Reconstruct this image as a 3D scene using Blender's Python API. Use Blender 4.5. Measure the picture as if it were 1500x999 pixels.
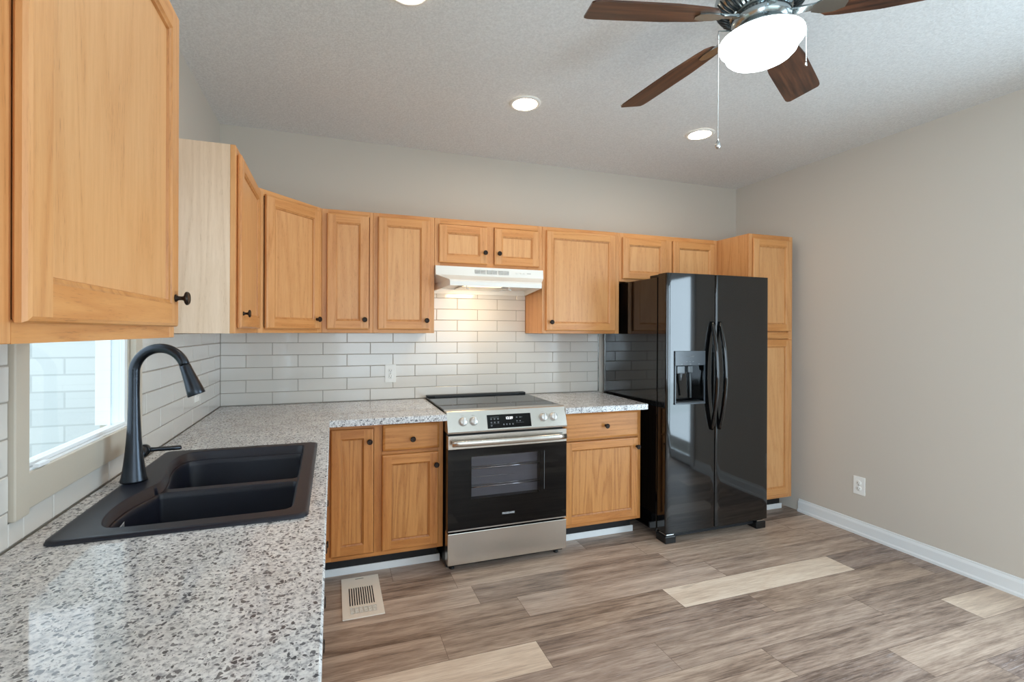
import bpy, bmesh, math, random
from mathutils import Vector, Matrix, noise as mnoise
random.seed(7)
PI = math.pi
S = bpy.context.scene
for o in list(bpy.data.objects):
    bpy.data.objects.remove(o)
COL = S.collection

# ------------------------------------------------------------------ camera
cam = bpy.data.objects.new('camera', bpy.data.cameras.new('camera'))
COL.objects.link(cam)
F_PX, CX, CY = 683.26, 713.41, 486.43          # focal length and principal point, 1500 x 999 frame
cam.data.sensor_width = 36.0
cam.data.lens = F_PX / 1500 * 36
cam.data.shift_x = (750 - CX) / 1500
cam.data.shift_y = -(499.5 - CY) / 1500
cam.data.clip_start = 0.02
YAW, PITCH, ROLL = .3196, -.0011, .004
cam.location = (.6761, -3.306, 1.3915)
cam.matrix_world = (Matrix.Translation(cam.location) @ Matrix.Rotation(-YAW, 4, 'Z')
                    @ Matrix.Rotation(PI / 2 + PITCH, 4, 'X') @ Matrix.Rotation(ROLL, 4, 'Z'))
S.camera = cam

# ------------------------------------------------------------------ world, light, exposure
S.view_settings.view_transform = 'Standard'
S.view_settings.look = 'None'
S.view_settings.gamma = 1
S.view_settings.use_curve_mapping = False
S.view_settings.exposure = 0.28
W = bpy.data.worlds.new('sky')
S.world = W
W.use_nodes = True
W.node_tree.nodes['Background'].inputs[0].default_value = (.80, .91, 1.0, 1)
W.node_tree.nodes['Background'].inputs[1].default_value = 2.6
S.cycles.max_bounces = 10
S.cycles.diffuse_bounces = 6
S.cycles.glossy_bounces = 5
S.cycles.transmission_bounces = 6
S.cycles.transparent_max_bounces = 10
S.cycles.sample_clamp_indirect = 6
S.cycles.use_denoising = True

RX, RY, ZC = 4.142, 5.4, 2.688       # room: x 0..RX, depth 0..RY (towards the camera), ceiling
DOOR_Y0, DOOR_Y1, DOOR_Z = 2.22, 4.05, 2.06     # patio door in the right wall
WIN = (1.36, 1.965, .992, 2.06)      # sink window opening in the left wall


def area_light(name, loc, rot, sx, sy, power, col, portal=False):
    l = bpy.data.lights.new(name, 'AREA')
    l.shape = 'RECTANGLE'; l.size = sx; l.size_y = sy; l.energy = power; l.color = col
    o = bpy.data.objects.new(name, l); COL.objects.link(o)
    o.location = loc; o.rotation_euler = rot
    if portal: l.cycles.is_portal = True
    return o


# sky light arriving through the patio door, and two added fill lights (outside the panes, facing in)
area_light('patio_daylight', (RX + .30, -(DOOR_Y0 + DOOR_Y1) / 2, 1.15), (0, math.radians(90), 0), 2.0, 1.75, 80, (.72, .87, 1.0))
area_light('rear_fill', (2.0, -RY - .30, 1.40), (math.radians(90), 0, 0), 2.5, 1.6, 18, (.88, .94, 1.0))  # added fill from behind the camera, brightens the back wall cabinets
area_light('side_fill', (-.34, -4.35, 1.35), (0, math.radians(-90), 0), 1.6, 1.3, 115, (.70, .85, 1.0))  # added cool fill aimed across the room at the right wall


# ------------------------------------------------------------------ materials
def lin(r, g, b):
    f = lambda c: (c / 255 / 12.92) if c / 255 <= .04045 else ((c / 255 + .055) / 1.055) ** 2.4
    return (f(r), f(g), f(b), 1)


class NT:
    def __init__(s, name, rough=.5, metal=0, color=None, spec=None):
        s.m = bpy.data.materials.new(name); s.m.use_nodes = True
        s.t = s.m.node_tree; s.b = s.t.nodes['Principled BSDF']
        s.b.inputs['Roughness'].default_value = rough
        s.b.inputs['Metallic'].default_value = metal
        if color: s.b.inputs['Base Color'].default_value = color if len(color) == 4 else (*color, 1)
        if spec is not None: s.b.inputs['Specular IOR Level'].default_value = spec
    def n(s, typ, **kw):
        x = s.t.nodes.new(typ)
        for k, v in kw.items():
            if k.startswith('i_'):
                x.inputs[k[2:].replace('_', ' ')].default_value = v
            else: setattr(x, k, v)
        return x
    def l(s, a, b): s.t.links.new(a, b)
    def coord(s, scale=(1, 1, 1), rand=True, src='Object'):
        tc = s.n('ShaderNodeTexCoord')
        mp = s.n('ShaderNodeMapping'); mp.inputs['Scale'].default_value = scale
        if rand:
            oi = s.n('ShaderNodeObjectInfo')
            mu = s.n('ShaderNodeMath', operation='MULTIPLY'); mu.inputs[1].default_value = 37.0
            s.l(oi.outputs['Random'], mu.inputs[0])
            ad = s.n('ShaderNodeVectorMath', operation='ADD')
            s.l(tc.outputs[src], ad.inputs[0]); s.l(mu.outputs[0], ad.inputs[1]); s.l(ad.outputs[0], mp.inputs[0])
        else: s.l(tc.outputs[src], mp.inputs[0])
        return mp.outputs[0]
    def noise(s, vec, scale, detail=4, rough=.55, dist=0):
        x = s.n('ShaderNodeTexNoise')
        x.inputs['Scale'].default_value = scale; x.inputs['Detail'].default_value = detail
        x.inputs['Roughness'].default_value = rough; x.inputs['Distortion'].default_value = dist
        s.l(vec, x.inputs['Vector']); return x.outputs['Fac']
    def ramp(s, fac, stops, interp='LINEAR'):
        x = s.n('ShaderNodeValToRGB'); x.color_ramp.interpolation = interp
        e = x.color_ramp.elements
        while len(e) < len(stops): e.new(.5)
        for k, (p, c) in enumerate(stops):
            e[k].position = p; e[k].color = c if len(c) == 4 else (*c, 1)
        s.l(fac, x.inputs[0]); return x.outputs[0]
    def mix(s, fac, a, b, mode='MIX'):
        x = s.n('ShaderNodeMix', data_type='RGBA', blend_type=mode)
        for k, v in ((0, fac), (6, a), (7, b)):
            if hasattr(v, 'is_output'): s.l(v, x.inputs[k])
            else: x.inputs[k].default_value = v if k == 0 else (v if len(v) == 4 else (*v, 1))
        return x.outputs[2]
    def math(s, op, a, b=0.0):
        x = s.n('ShaderNodeMath', operation=op)
        for k, v in ((0, a), (1, b)):
            if hasattr(v, 'is_output'): s.l(v, x.inputs[k])
            else: x.inputs[k].default_value = v
        return x.outputs[0]
    def bump(s, h, strength=.2, dist=.002):
        x = s.n('ShaderNodeBump'); x.inputs['Strength'].default_value = strength
        x.inputs['Distance'].default_value = dist
        s.l(h, x.inputs['Height']); s.l(x.outputs[0], s.b.inputs['Normal']); return x
    def base(s, c): s.l(c, s.b.inputs['Base Color'])


def oak(name, light, mid, dark, horiz=False, rings=.55, rough=.38):
    t = NT(name, rough)
    g = .07
    v = t.coord((g, 1, 1) if horiz else (1, 1, g))
    a = t.noise(v, 4.6, 3, .5, .6)
    r = t.math('SINE', t.math('MULTIPLY', a, 70.0))
    r = t.math('MULTIPLY', t.math('ADD', r, 1.0), .5)
    r = t.math('POWER', r, 2.4)
    f = t.noise(v, 85, 4, .65)
    p = t.noise(v, 420, 2, .6)
    c = t.mix(t.math('MULTIPLY', r, rings), light, mid)
    fm = t.ramp(f, [(.38, (0, 0, 0)), (.68, (1, 1, 1))])
    c = t.mix(t.math('MULTIPLY', fm, .45), c, mid)
    pm = t.ramp(p, [(.57, (0, 0, 0)), (.72, (1, 1, 1))])
    c = t.mix(t.math('MULTIPLY', pm, t.math('ADD', t.math('MULTIPLY', r, .45), .12)), c, dark)
    b = t.noise(v, 1.1, 1)
    c = t.mix(t.math('MULTIPLY', b, .35), c, light, 'MULTIPLY')
    t.base(c)
    t.bump(p, .08, .001)
    return t.m


OAKV = oak('oak_upright_grain', lin(222, 168, 112), lin(200, 138, 80), lin(146, 92, 48))
OAKH = oak('oak_level_grain', lin(220, 162, 100), lin(198, 132, 70), lin(144, 86, 40), True)
PANEL = oak('oak_veneer_panel', lin(224, 174, 120), lin(206, 148, 92), lin(154, 102, 56), rings=.4)
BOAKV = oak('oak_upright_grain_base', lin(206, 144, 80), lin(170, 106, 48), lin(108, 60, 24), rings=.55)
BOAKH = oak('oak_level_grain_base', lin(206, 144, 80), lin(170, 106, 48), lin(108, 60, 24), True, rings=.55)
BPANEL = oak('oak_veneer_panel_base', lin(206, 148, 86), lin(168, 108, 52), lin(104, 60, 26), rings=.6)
GRV = oak('oak_moulding', lin(212, 154, 94), lin(182, 122, 66), lin(120, 74, 36), rough=.4)
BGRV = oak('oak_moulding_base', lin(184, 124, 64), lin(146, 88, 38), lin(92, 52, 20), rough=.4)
PALE = oak('pale_unfinished_veneer', lin(232, 208, 184), lin(214, 186, 158), lin(188, 156, 126), rings=.5, rough=.5)


def flat(name, c, rough=.5, metal=0, spec=None):
    return NT(name, rough, metal, c, spec).m


def paint(name, c, scale=260, st=.12, rough=.6):
    t = NT(name, rough, 0, c)
    v = t.coord(rand=False)
    t.bump(t.noise(v, scale, 3), st, .001)
    return t.m


WALL = paint('greige_wall_paint', lin(200, 192, 181))
TRIM = paint('white_trim_paint', lin(226, 229, 230), 60, .03, .35)
CASING = paint('beige_casing_paint', lin(198, 188, 172), 60, .04, .4)
WHITE = flat('white_enamel', lin(236, 236, 232), .28)
VINYL = flat('white_window_vinyl', lin(236, 240, 242), .35)
PLASTIC = flat('white_outlet_plastic', lin(238, 238, 234), .35)
SLOTD = flat('dark_slot', lin(30, 28, 26), .7)
BRONZE = flat('dark_bronze', lin(46, 36, 30), .38, .7)
BLACKP = flat('black_plastic', lin(14, 14, 15), .4)
TOEK = flat('black_toe_kick', lin(20, 21, 23), .7)
CHROME = flat('polished_metal', lin(210, 212, 212), .18, 1)
CARC = OAKV
GROUT = paint('grey_grout', lin(150, 143, 134), 200, .1, .85)

t = NT('textured_ceiling_paint', .85, 0, lin(208, 211, 212))
v = t.coord(rand=False)
h = t.noise(v, 95, 4, .7)
t.bump(h, .55, .008)
t.base(t.mix(t.ramp(h, [(.35, (0, 0, 0)), (.65, (1, 1, 1))]), lin(218, 221, 222), lin(236, 239, 240)))
CEIL = t.m

t = NT('white_glazed_tile', .13, 0, lin(214, 210, 203))
v = t.coord((1, 1, 3), rand=False)
t.bump(t.noise(v, 9, 2), .10, .004)
t.b.inputs['Coat Weight'].default_value = .4
t.b.inputs['Coat Roughness'].default_value = .05
TILE = t.m

# speckled granite
t = NT('speckled_granite', .055)
v = t.coord(rand=False)
big = t.noise(v, 16, 4, .6)
med = t.noise(v, 105, 5, .66)
c = t.ramp(med, [(.30, lin(134, 136, 140)), (.43, lin(190, 191, 194)), (.53, lin(226, 227, 227)), (.75, lin(240, 240, 238))])
c = t.mix(t.math('MULTIPLY', t.ramp(big, [(.42, (0, 0, 0)), (.66, (1, 1, 1))]), .30), c, lin(150, 148, 146))
vo = t.n('ShaderNodeTexVoronoi'); vo.inputs['Scale'].default_value = 125
wv = t.n('ShaderNodeVectorMath', operation='ADD')
nn = t.n('ShaderNodeTexNoise'); nn.inputs['Scale'].default_value = 70; t.l(v, nn.inputs['Vector'])
sc = t.n('ShaderNodeVectorMath', operation='SCALE'); sc.inputs['Scale'].default_value = .016
t.l(nn.outputs['Color'], sc.inputs[0]); t.l(v, wv.inputs[0]); t.l(sc.outputs[0], wv.inputs[1]); t.l(wv.outputs[0], vo.inputs['Vector'])
sep = t.n('ShaderNodeSeparateColor'); t.l(vo.outputs['Color'], sep.inputs[0])
size = t.math('MULTIPLY', t.math('POWER', sep.outputs[0], 1.9), .62)
spk = t.math('LESS_THAN', vo.outputs['Distance'], size)
c = t.mix(t.math('MULTIPLY', spk, .88), c, t.mix(sep.outputs[1], lin(34, 36, 44), lin(112, 112, 116)))
vo2 = t.n('ShaderNodeTexVoronoi'); vo2.inputs['Scale'].default_value = 190; t.l(wv.outputs[0], vo2.inputs['Vector'])
sep2 = t.n('ShaderNodeSeparateColor'); t.l(vo2.outputs['Color'], sep2.inputs[0])
spk2 = t.math('LESS_THAN', vo2.outputs['Distance'], t.math('MULTIPLY', t.math('POWER', sep2.outputs[0], 2.0), .5))
c = t.mix(t.math('MULTIPLY', spk2, .6), c, lin(98, 98, 100))
t.base(c)
GRANITE = t.m

# composite sink
t = NT('black_composite_stone', .42, 0, lin(30, 33, 39))
v = t.coord(rand=False)
sp = t.ramp(t.noise(v, 700, 2), [(.66, (0, 0, 0)), (.74, (1, 1, 1))])
t.base(t.mix(t.math('MULTIPLY', sp, .35), lin(17, 21, 34), lin(88, 98, 118)))
t.bump(t.noise(v, 900, 2), .12, .0005)
SINK = t.m
FAUC = flat('matte_black_metal', lin(58, 62, 68), .30, .92)

# stainless
t = NT('brushed_stainless', .26, 1, lin(206, 201, 193))
v = t.coord((.6, 1, 90))
t.bump(t.noise(v, 14, 3), .06, .001)
STEEL = t.m
NICKEL = flat('brushed_nickel', lin(168, 176, 178), .2, 1)

# gloss black appliance
t = NT('gloss_black_enamel', .06, 0, lin(8, 8, 9))
v = t.coord((1, 1, .55), rand=False)
t.bump(t.noise(v, 2.6, 1), .22, .004)
t.b.inputs['Coat Weight'].default_value = .35
t.b.inputs['Coat Roughness'].default_value = .04
FRIDGE = t.m
BGLASS = flat('black_glass', lin(5, 5, 6), .04)
BGLASS.node_tree.nodes['Principled BSDF'].inputs['Specular IOR Level'].default_value = .3
CERAM = flat('cooktop_ceramic_glass', lin(8, 9, 10), .035, 0, .14)
DISPG = flat('grey_gloss_panel', lin(60, 66, 72), .2)

t = NT('dark_fan_wood', .35)
v = t.coord((.08, 1, 1))
f1 = t.noise(v, 60, 4)
t.base(t.ramp(f1, [(.3, lin(44, 26, 18)), (.55, lin(82, 50, 33)), (.8, lin(110, 72, 48))]))
FANW = t.m


def emis(name, c, s):
    t = NT(name, .5, 0, (.9, .9, .9, 1))
    t.b.inputs['Emission Color'].default_value = (*c, 1)
    t.b.inputs['Emission Strength'].default_value = s
    return t.m


BOWL = emis('frosted_glass_lit', (.86, .98, 1.0), 10.0)
CANL = emis('downlight_diffuser', (1.0, .79, .56), 62.0)
HOODL = emis('hood_lamp_lens', (1.0, .74, .42), 2.0)
LED = emis('display_digits', (.85, .93, 1.0), 1.2)
PRINT = flat('pale_print', lin(190, 192, 195), .5)
PRINTD = flat('dim_print', lin(110, 114, 118), .5)


def glass_mat(name, tint, fres=1.5, rough=0.0):
    m = bpy.data.materials.new(name); m.use_nodes = True
    nt = m.node_tree; nt.nodes.clear()
    out = nt.nodes.new('ShaderNodeOutputMaterial'); mx = nt.nodes.new('ShaderNodeMixShader')
    tr = nt.nodes.new('ShaderNodeBsdfTransparent'); gl = nt.nodes.new('ShaderNodeBsdfGlossy')
    fr = nt.nodes.new('ShaderNodeFresnel'); fr.inputs[0].default_value = fres
    tr.inputs[0].default_value = tint; gl.inputs['Roughness'].default_value = rough
    ge = nt.nodes.new('ShaderNodeNewGeometry'); mu = nt.nodes.new('ShaderNodeMath'); mu.operation = 'MULTIPLY_ADD'
    mu.inputs[1].default_value = -1; mu.inputs[2].default_value = 1      # no second reflection where the ray leaves the pane
    m2 = nt.nodes.new('ShaderNodeMath'); m2.operation = 'MULTIPLY'
    nt.links.new(ge.outputs['Backfacing'], mu.inputs[0]); nt.links.new(mu.outputs[0], m2.inputs[0]); nt.links.new(fr.outputs[0], m2.inputs[1])
    nt.links.new(m2.outputs[0], mx.inputs[0]); nt.links.new(tr.outputs[0], mx.inputs[1])
    nt.links.new(gl.outputs[0], mx.inputs[2]); nt.links.new(mx.outputs[0], out.inputs[0])
    return m


WGLASS = glass_mat('window_glass', (.94, .97, .98, 1))
OGLASS = glass_mat('tinted_oven_glass', (.78, .77, .78, 1), 1.45)

# floor planks: the tone of every plank is an attribute of the mesh
t = NT('vinyl_plank', .42)
uv = t.n('ShaderNodeUVMap'); uv.uv_map = 'plank'
at = t.n('ShaderNodeAttribute'); at.attribute_name = 'tone'
sepc = t.n('ShaderNodeSeparateColor'); t.l(at.outputs['Color'], sepc.inputs[0])
of = t.n('ShaderNodeCombineXYZ'); t.l(t.math('MULTIPLY', sepc.outputs[1], 60.0), of.inputs[0]); t.l(t.math('MULTIPLY', sepc.outputs[1], 23.0), of.inputs[2])
vv = t.n('ShaderNodeVectorMath', operation='ADD'); t.l(uv.outputs[0], vv.inputs[0]); t.l(of.outputs[0], vv.inputs[1])
mp = t.n('ShaderNodeMapping'); mp.inputs['Scale'].default_value = (.065, 1, 1); t.l(vv.outputs[0], mp.inputs[0])
mp2 = t.n('ShaderNodeMapping'); mp2.inputs['Scale'].default_value = (.2, 1, 1); t.l(vv.outputs[0], mp2.inputs[0])
na = t.noise(mp.outputs[0], 20, 5, .66, .12)
nb = t.noise(mp.outputs[0], 160, 4, .7)
nc = t.noise(mp2.outputs[0], 14, 4, .6, .8)
val = t.math('ADD', t.math('MULTIPLY', na, .66), t.math('MULTIPLY', nb, .44))
val = t.math('ADD', val, t.math('MULTIPLY', nc, .30))
val = t.math('SUBTRACT', val, .70)
val = t.math('ADD', t.math('MULTIPLY', val, 1.7), t.math('ADD', sepc.outputs[0], .13))
c = t.ramp(val, [(.0, lin(108, 90, 78)), (.24, lin(158, 137, 121)), (.48, lin(190, 169, 151)), (.74, lin(214, 194, 174)), (1, lin(232, 216, 197))])
ash = t.ramp(t.noise(mp.outputs[0], 75, 5, .8, 1.6), [(.57, (0, 0, 0)), (.65, (1, 1, 1))])
ashm = t.math('MULTIPLY', ash, t.math('MULTIPLY', sepc.outputs[2], .75))
c = t.mix(ashm, c, lin(196, 188, 182))
kn = t.ramp(t.noise(mp2.outputs[0], 9, 3, .5, 1.5), [(.66, (0, 0, 0)), (.78, (1, 1, 1))])
c = t.mix(t.math('MULTIPLY', kn, .45), c, lin(110, 90, 76))
c = t.mix(sepc.outputs[2], c, t.mix(1.0, c, lin(236, 238, 246), 'MULTIPLY'))
t.base(c)
t.bump(nb, .10, .001)
FLOOR = t.m

t = NT('painted_white_brick', .8)
v = t.coord(rand=False)
rt = t.n('ShaderNodeMapping'); rt.inputs['Rotation'].default_value = (0, 0, 0)
sx = t.n('ShaderNodeSeparateXYZ'); t.l(v, sx.inputs[0])
cb = t.n('ShaderNodeCombineXYZ'); t.l(sx.outputs[0], cb.inputs[0]); t.l(sx.outputs[2], cb.inputs[1])
br = t.n('ShaderNodeTexBrick'); t.l(cb.outputs[0], br.inputs['Vector'])
br.inputs['Scale'].default_value = 1; br.inputs['Brick Width'].default_value = .30; br.inputs['Row Height'].default_value = .095
br.inputs['Mortar Size'].default_value = .006; br.inputs['Mortar Smooth'].default_value = .4
br.inputs['Color1'].default_value = lin(214, 217, 218); br.inputs['Color2'].default_value = lin(206, 210, 212); br.inputs['Mortar'].default_value = lin(190, 194, 196)
t.base(br.outputs[0])
BRICK = t.m
CONC = paint('pale_concrete', lin(176, 172, 164), 30, .2, .85)
LAWN = paint('soft_green_ground', lin(120, 128, 96), 12, .4, .9)


# ------------------------------------------------------------------ mesh helpers (Y = depth from the back wall, world y = -Y)
def BM(): return bmesh.new()


def quad(bm, pts, mi=0):
    f = bm.faces.new([bm.verts.new(p) for p in pts]); f.material_index = mi; return f


def rbox(bm, x0, x1, y0, y1, z0, z1, bev=0, mi=0, seg=2):
    """box in true coordinates"""
    if x0 > x1: x0, x1 = x1, x0
    if y0 > y1: y0, y1 = y1, y0
    if z0 > z1: z0, z1 = z1, z0
    vs = [bm.verts.new((x, y, z)) for x in (x0, x1) for y in (y0, y1) for z in (z0, z1)]
    fs = [(0, 1, 3, 2), (4, 6, 7, 5), (0, 4, 5, 1), (2, 3, 7, 6), (0, 2, 6, 4), (1, 5, 7, 3)]
    faces = [bm.faces.new([vs[i] for i in f]) for f in fs]
    for f in faces: f.material_index = mi
    if bev:
        es = list({e for f in faces for e in f.edges})
        r = bmesh.ops.bevel(bm, geom=es, offset=bev, segments=seg, profile=.5, affect='EDGES', clamp_overlap=True)
        for f in r['faces']: f.material_index = mi
    return faces


def box(bm, x0, x1, Y0, Y1, z0, z1, bev=0, mi=0, seg=2):
    return rbox(bm, x0, x1, -Y1, -Y0, z0, z1, bev, mi, seg)


def lathe(bm, prof, M=Matrix(), n=24, caps=True, mi=0):
    """prof: list of (r, h); revolved round the local z axis, placed by M"""
    rings = []
    for r, h in prof:
        if r < 1e-6: rings.append([bm.verts.new(M @ Vector((0, 0, h)))])
        else: rings.append([bm.verts.new(M @ Vector((r * math.cos(2 * PI * k / n), r * math.sin(2 * PI * k / n), h))) for k in range(n)])
    for a, b in zip(rings, rings[1:]):
        for k in range(n):
            k2 = (k + 1) % n
            if len(a) == 1 and len(b) == 1: continue
            if len(a) == 1: f = bm.faces.new([a[0], b[k2], b[k]])
            elif len(b) == 1: f = bm.faces.new([a[k], a[k2], b[0]])
            else: f = bm.faces.new([a[k], a[k2], b[k2], b[k]])
            f.material_index = mi; f.smooth = True
    if caps:
        for R, rev in ((rings[0], True), (rings[-1], False)):
            if len(R) > 1:
                f = bm.faces.new(R[::-1] if rev else R); f.material_index = mi


def tube(bm, pts, rad, n=16, mi=0, squash=None):
    pts = [Vector(p) for p in pts]
    if not hasattr(rad, '__len__'): rad = [rad] * len(pts)
    rings = []
    up = None
    for k, p in enumerate(pts):
        d = (pts[min(k + 1, len(pts) - 1)] - pts[max(k - 1, 0)]).normalized()
        if up is None:
            up = Vector((0, 0, 1)) if abs(d.z) < .9 else Vector((0, 1, 0))
        s = d.cross(up).normalized(); up = s.cross(d).normalized()
        a, b = (1, 1) if squash is None else squash
        rings.append([bm.verts.new(p + rad[k] * (a * s * math.cos(2 * PI * i / n) + b * up * math.sin(2 * PI * i / n))) for i in range(n)])
    for a, b in zip(rings, rings[1:]):
        for i in range(n):
            f = bm.faces.new([a[i], a[(i + 1) % n], b[(i + 1) % n], b[i]]); f.smooth = True; f.material_index = mi
    bm.faces.new(rings[0][::-1]).material_index = mi
    bm.faces.new(rings[-1]).material_index = mi


def prism(bm, poly, axis, a, b, mi=0):
    """poly: 2-D outline; extruded along axis 'x' (poly = y,z), 'y' (x,z) or 'z' (x,y)"""
    def P(p, t):
        return {'x': (t, p[0], p[1]), 'y': (p[0], t, p[1]), 'z': (p[0], p[1], t)}[axis]
    A = [bm.verts.new(P(p, a)) for p in poly]; B = [bm.verts.new(P(p, b)) for p in poly]
    bm.faces.new(A).material_index = mi; bm.faces.new(B[::-1]).material_index = mi
    for k in range(len(poly)):
        k2 = (k + 1) % len(poly)
        bm.faces.new([A[k2], A[k], B[k], B[k2]]).material_index = mi


def wpos(o):
    p = Vector((0, 0, 0))
    while o: p += o.location; o = o.parent
    return p


def obj(name, bm, mats, parent=None, world=True, loc=None, smooth=False):
    """link bm as ONE mesh object. world: the vertices are in room coordinates"""
    bmesh.ops.recalc_face_normals(bm, faces=bm.faces)
    me = bpy.data.meshes.new(name)
    if world and parent is not None:
        bmesh.ops.translate(bm, verts=bm.verts, vec=-wpos(parent))
    if smooth:
        for f in bm.faces: f.smooth = True
    bm.to_mesh(me); bm.free()
    for m in (mats if isinstance(mats, (list, tuple)) else [mats]): me.materials.append(m)
    o = bpy.data.objects.new(name, me); COL.objects.link(o)
    if parent: o.parent = parent
    if loc: o.location = loc
    return o


def origin(o, p):
    """move a top-level mesh's origin to p (room coordinates x, Y, z)"""
    v = Vector((p[0], -p[1], p[2])) - o.location
    o.data.transform(Matrix.Translation(-v)); o.location += v
    return o


def tag(o, label, cat, group=None, kind=None):
    if label: o['label'] = label
    if cat: o['category'] = cat
    if group: o['group'] = group
    if kind: o['kind'] = kind
    return o


def thing(name, label, cat, loc, rot=0, group=None):
    o = bpy.data.objects.new(name, None); COL.objects.link(o)
    o.empty_display_size = .1
    o.location = (loc[0], -loc[1], loc[2]); o.rotation_euler = (0, 0, rot)
    return tag(o, label, cat, group)


def struct(name, bm, mats):
    o = obj(name, bm, mats); o['kind'] = 'structure'; return o


def copy_tree(o, parent=None):
    c = o.copy(); COL.objects.link(c); c.parent = parent
    for ch in list(o.children): copy_tree(ch, c)
    return c


def text(name, s, size, mat, parent, M, bold=0.0, align='CENTER'):
    cu = bpy.data.curves.new(name, 'FONT'); cu.body = s; cu.size = size
    cu.align_x = align; cu.align_y = 'CENTER'; cu.extrude = .0002; cu.offset = bold; cu.resolution_u = 2
    tmp = bpy.data.objects.new(name, cu); COL.objects.link(tmp)
    dg = bpy.context.evaluated_depsgraph_get()
    me = bpy.data.meshes.new_from_object(tmp.evaluated_get(dg))
    bpy.data.objects.remove(tmp)
    me.transform(M)
    if parent: me.transform(Matrix.Translation(-wpos(parent)))
    me.materials.clear(); me.materials.append(mat)
    o = bpy.data.objects.new(name, me); COL.objects.link(o); o.parent = parent
    return o


def facing_room(x, Y, z, tilt=0):
    """text matrix: readable by someone looking at the back wall"""
    return Matrix.Translation((x, -Y, z)) @ Matrix.Rotation(PI / 2 + tilt, 4, 'X')


# ------------------------------------------------------------------ room shell
TH = .14
# floor: one mesh, a face for each plank, rows run along x
ROW, R0 = .1755, 1.21
known = {-1: (1.597, {0: .62, -1: .42, 1: .5}), 0: (2.374, {0: .86, -1: .38, 1: .36}), 1: (1.55 - 1.225, {0: .82, 1: .34, 2: .42}),
         2: (2.05, {0: .46}), 3: (3.70, {0: .74, -1: .40}), 4: (.55, {}), -2: (1.40, {0: .38, -1: .62, 1: .52}), -3: (.1, {0: .4}), -4: (1.0, {0: .52})}
bm = BM(); uvl = bm.loops.layers.uv.new('plank'); cl = bm.loops.layers.color.new('tone')
rnd = random.Random(11)
gap = .0011
for row in range(-8, 26):
    ya, yb = R0 + row * ROW, R0 + (row + 1) * ROW
    if yb < 0 or ya > RY + .1: continue
    x0, tones = known.get(row, (rnd.uniform(0, 1.225), {}))
    k0 = math.floor((-.1 - x0) / 1.225)
    for k in range(k0, k0 + 6):
        xa, xb = x0 + k * 1.225, x0 + (k + 1) * 1.225
        r = rnd.random()
        tone = tones.get(k, .16 + .42 * r + (.25 if rnd.random() < .10 else 0)); tone = tone
        cool = rnd.random()
        A, B = max(xa, -.1) + gap, min(xb, RX + .1) - gap
        YA, YB = max(ya, -.1) + gap, min(yb, RY + .1) - gap
        if B - A < .01 or YB - YA < .01: continue
        f = quad(bm, [(A, -YA, 0), (B, -YA, 0), (B, -YB, 0), (A, -YB, 0)])
        for lp in f.loops:
            lp[uvl].uv = (lp.vert.co.x - xa, lp.vert.co.y + ya)
            lp[cl] = (tone, r, cool, 1)
fbm = bm
me = bpy.data.meshes.new('floor')
bmesh.ops.recalc_face_normals(fbm, faces=fbm.faces)
for f in fbm.faces:
    if f.normal.z < 0: f.normal_flip()
# dark joint bed under the planks
for f in rbox(fbm, -.1, RX + .1, -RY - .1, .1, -.08, -.0008, mi=1): pass
fbm.to_mesh(me); fbm.free()
me.materials.append(FLOOR); me.materials.append(flat('plank_joint', lin(120, 102, 90), .7))
fo = bpy.data.objects.new('floor', me); COL.objects.link(fo); fo['kind'] = 'structure'

bm = BM(); box(bm, -TH, RX + TH, -TH, RY + TH, ZC, ZC + .12); struct('ceiling', bm, CEIL)
bm = BM(); box(bm, -TH, RX + TH, -TH, 0, -.08, ZC); struct('wall_back', bm, WALL)
bm = BM()
y0, y1, z0, z1 = WIN; LW = (3.7, 5.0, .6, 2.1)
TL = .085
box(bm, -TL, 0, 0, y0, -.08, ZC); box(bm, -TL, 0, y1, LW[0], -.08, ZC); box(bm, -TL, 0, LW[1], RY, -.08, ZC)
box(bm, -TL, 0, LW[0], LW[1], -.08, LW[2]); box(bm, -TL, 0, LW[0], LW[1], LW[3], ZC)
box(bm, -TL, 0, y0, y1, -.08, z0); box(bm, -TL, 0, y0, y1, z1, ZC)
struct('wall_left', bm, WALL)
bm = BM()
box(bm, RX, RX + TH, 0, DOOR_Y0, -.08, ZC); box(bm, RX, RX + TH, DOOR_Y1, RY, -.08, ZC)
box(bm, RX, RX + TH, DOOR_Y0, DOOR_Y1, DOOR_Z, ZC); box(bm, RX, RX + TH, DOOR_Y0, DOOR_Y1, -.08, 0)
struct('wall_right', bm, WALL)
RW = (.7, 3.3, .5, 2.2)
bm = BM()
box(bm, -TH, RW[0], RY, RY + TH, -.08, ZC); box(bm, RW[1], RX + TH, RY, RY + TH, -.08, ZC)
box(bm, RW[0], RW[1], RY, RY + TH, -.08, RW[2]); box(bm, RW[0], RW[1], RY, RY + TH, RW[3], ZC)
struct('wall_front', bm, WALL)


def baseboard(name, pts_x=None, Ya=0, Yb=1):
    bm = BM()
    prof = [(0, 0), (-.022, 0), (-.022, .014), (-.017, .019), (-.0135, .022), (-.0135, .072), (-.010, .080), (-.006, .086), (-.006, .094), (0, .097)]
    prism(bm, [(RX + px, pz) for px, pz in prof], 'y', -Ya, -Yb)
    return struct(name, bm, TRIM)


baseboard('baseboard_right', Ya=.615, Yb=DOOR_Y0 - .07)
bm = BM(); box(bm, RX - .014, RX, DOOR_Y1 + .07, RY, 0, .095, .003); struct('baseboard_right.001', bm, TRIM)
bm = BM(); box(bm, .02, RX - .02, RY - .014, RY, 0, .095, .003); struct('baseboard_front', bm, TRIM)

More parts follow.
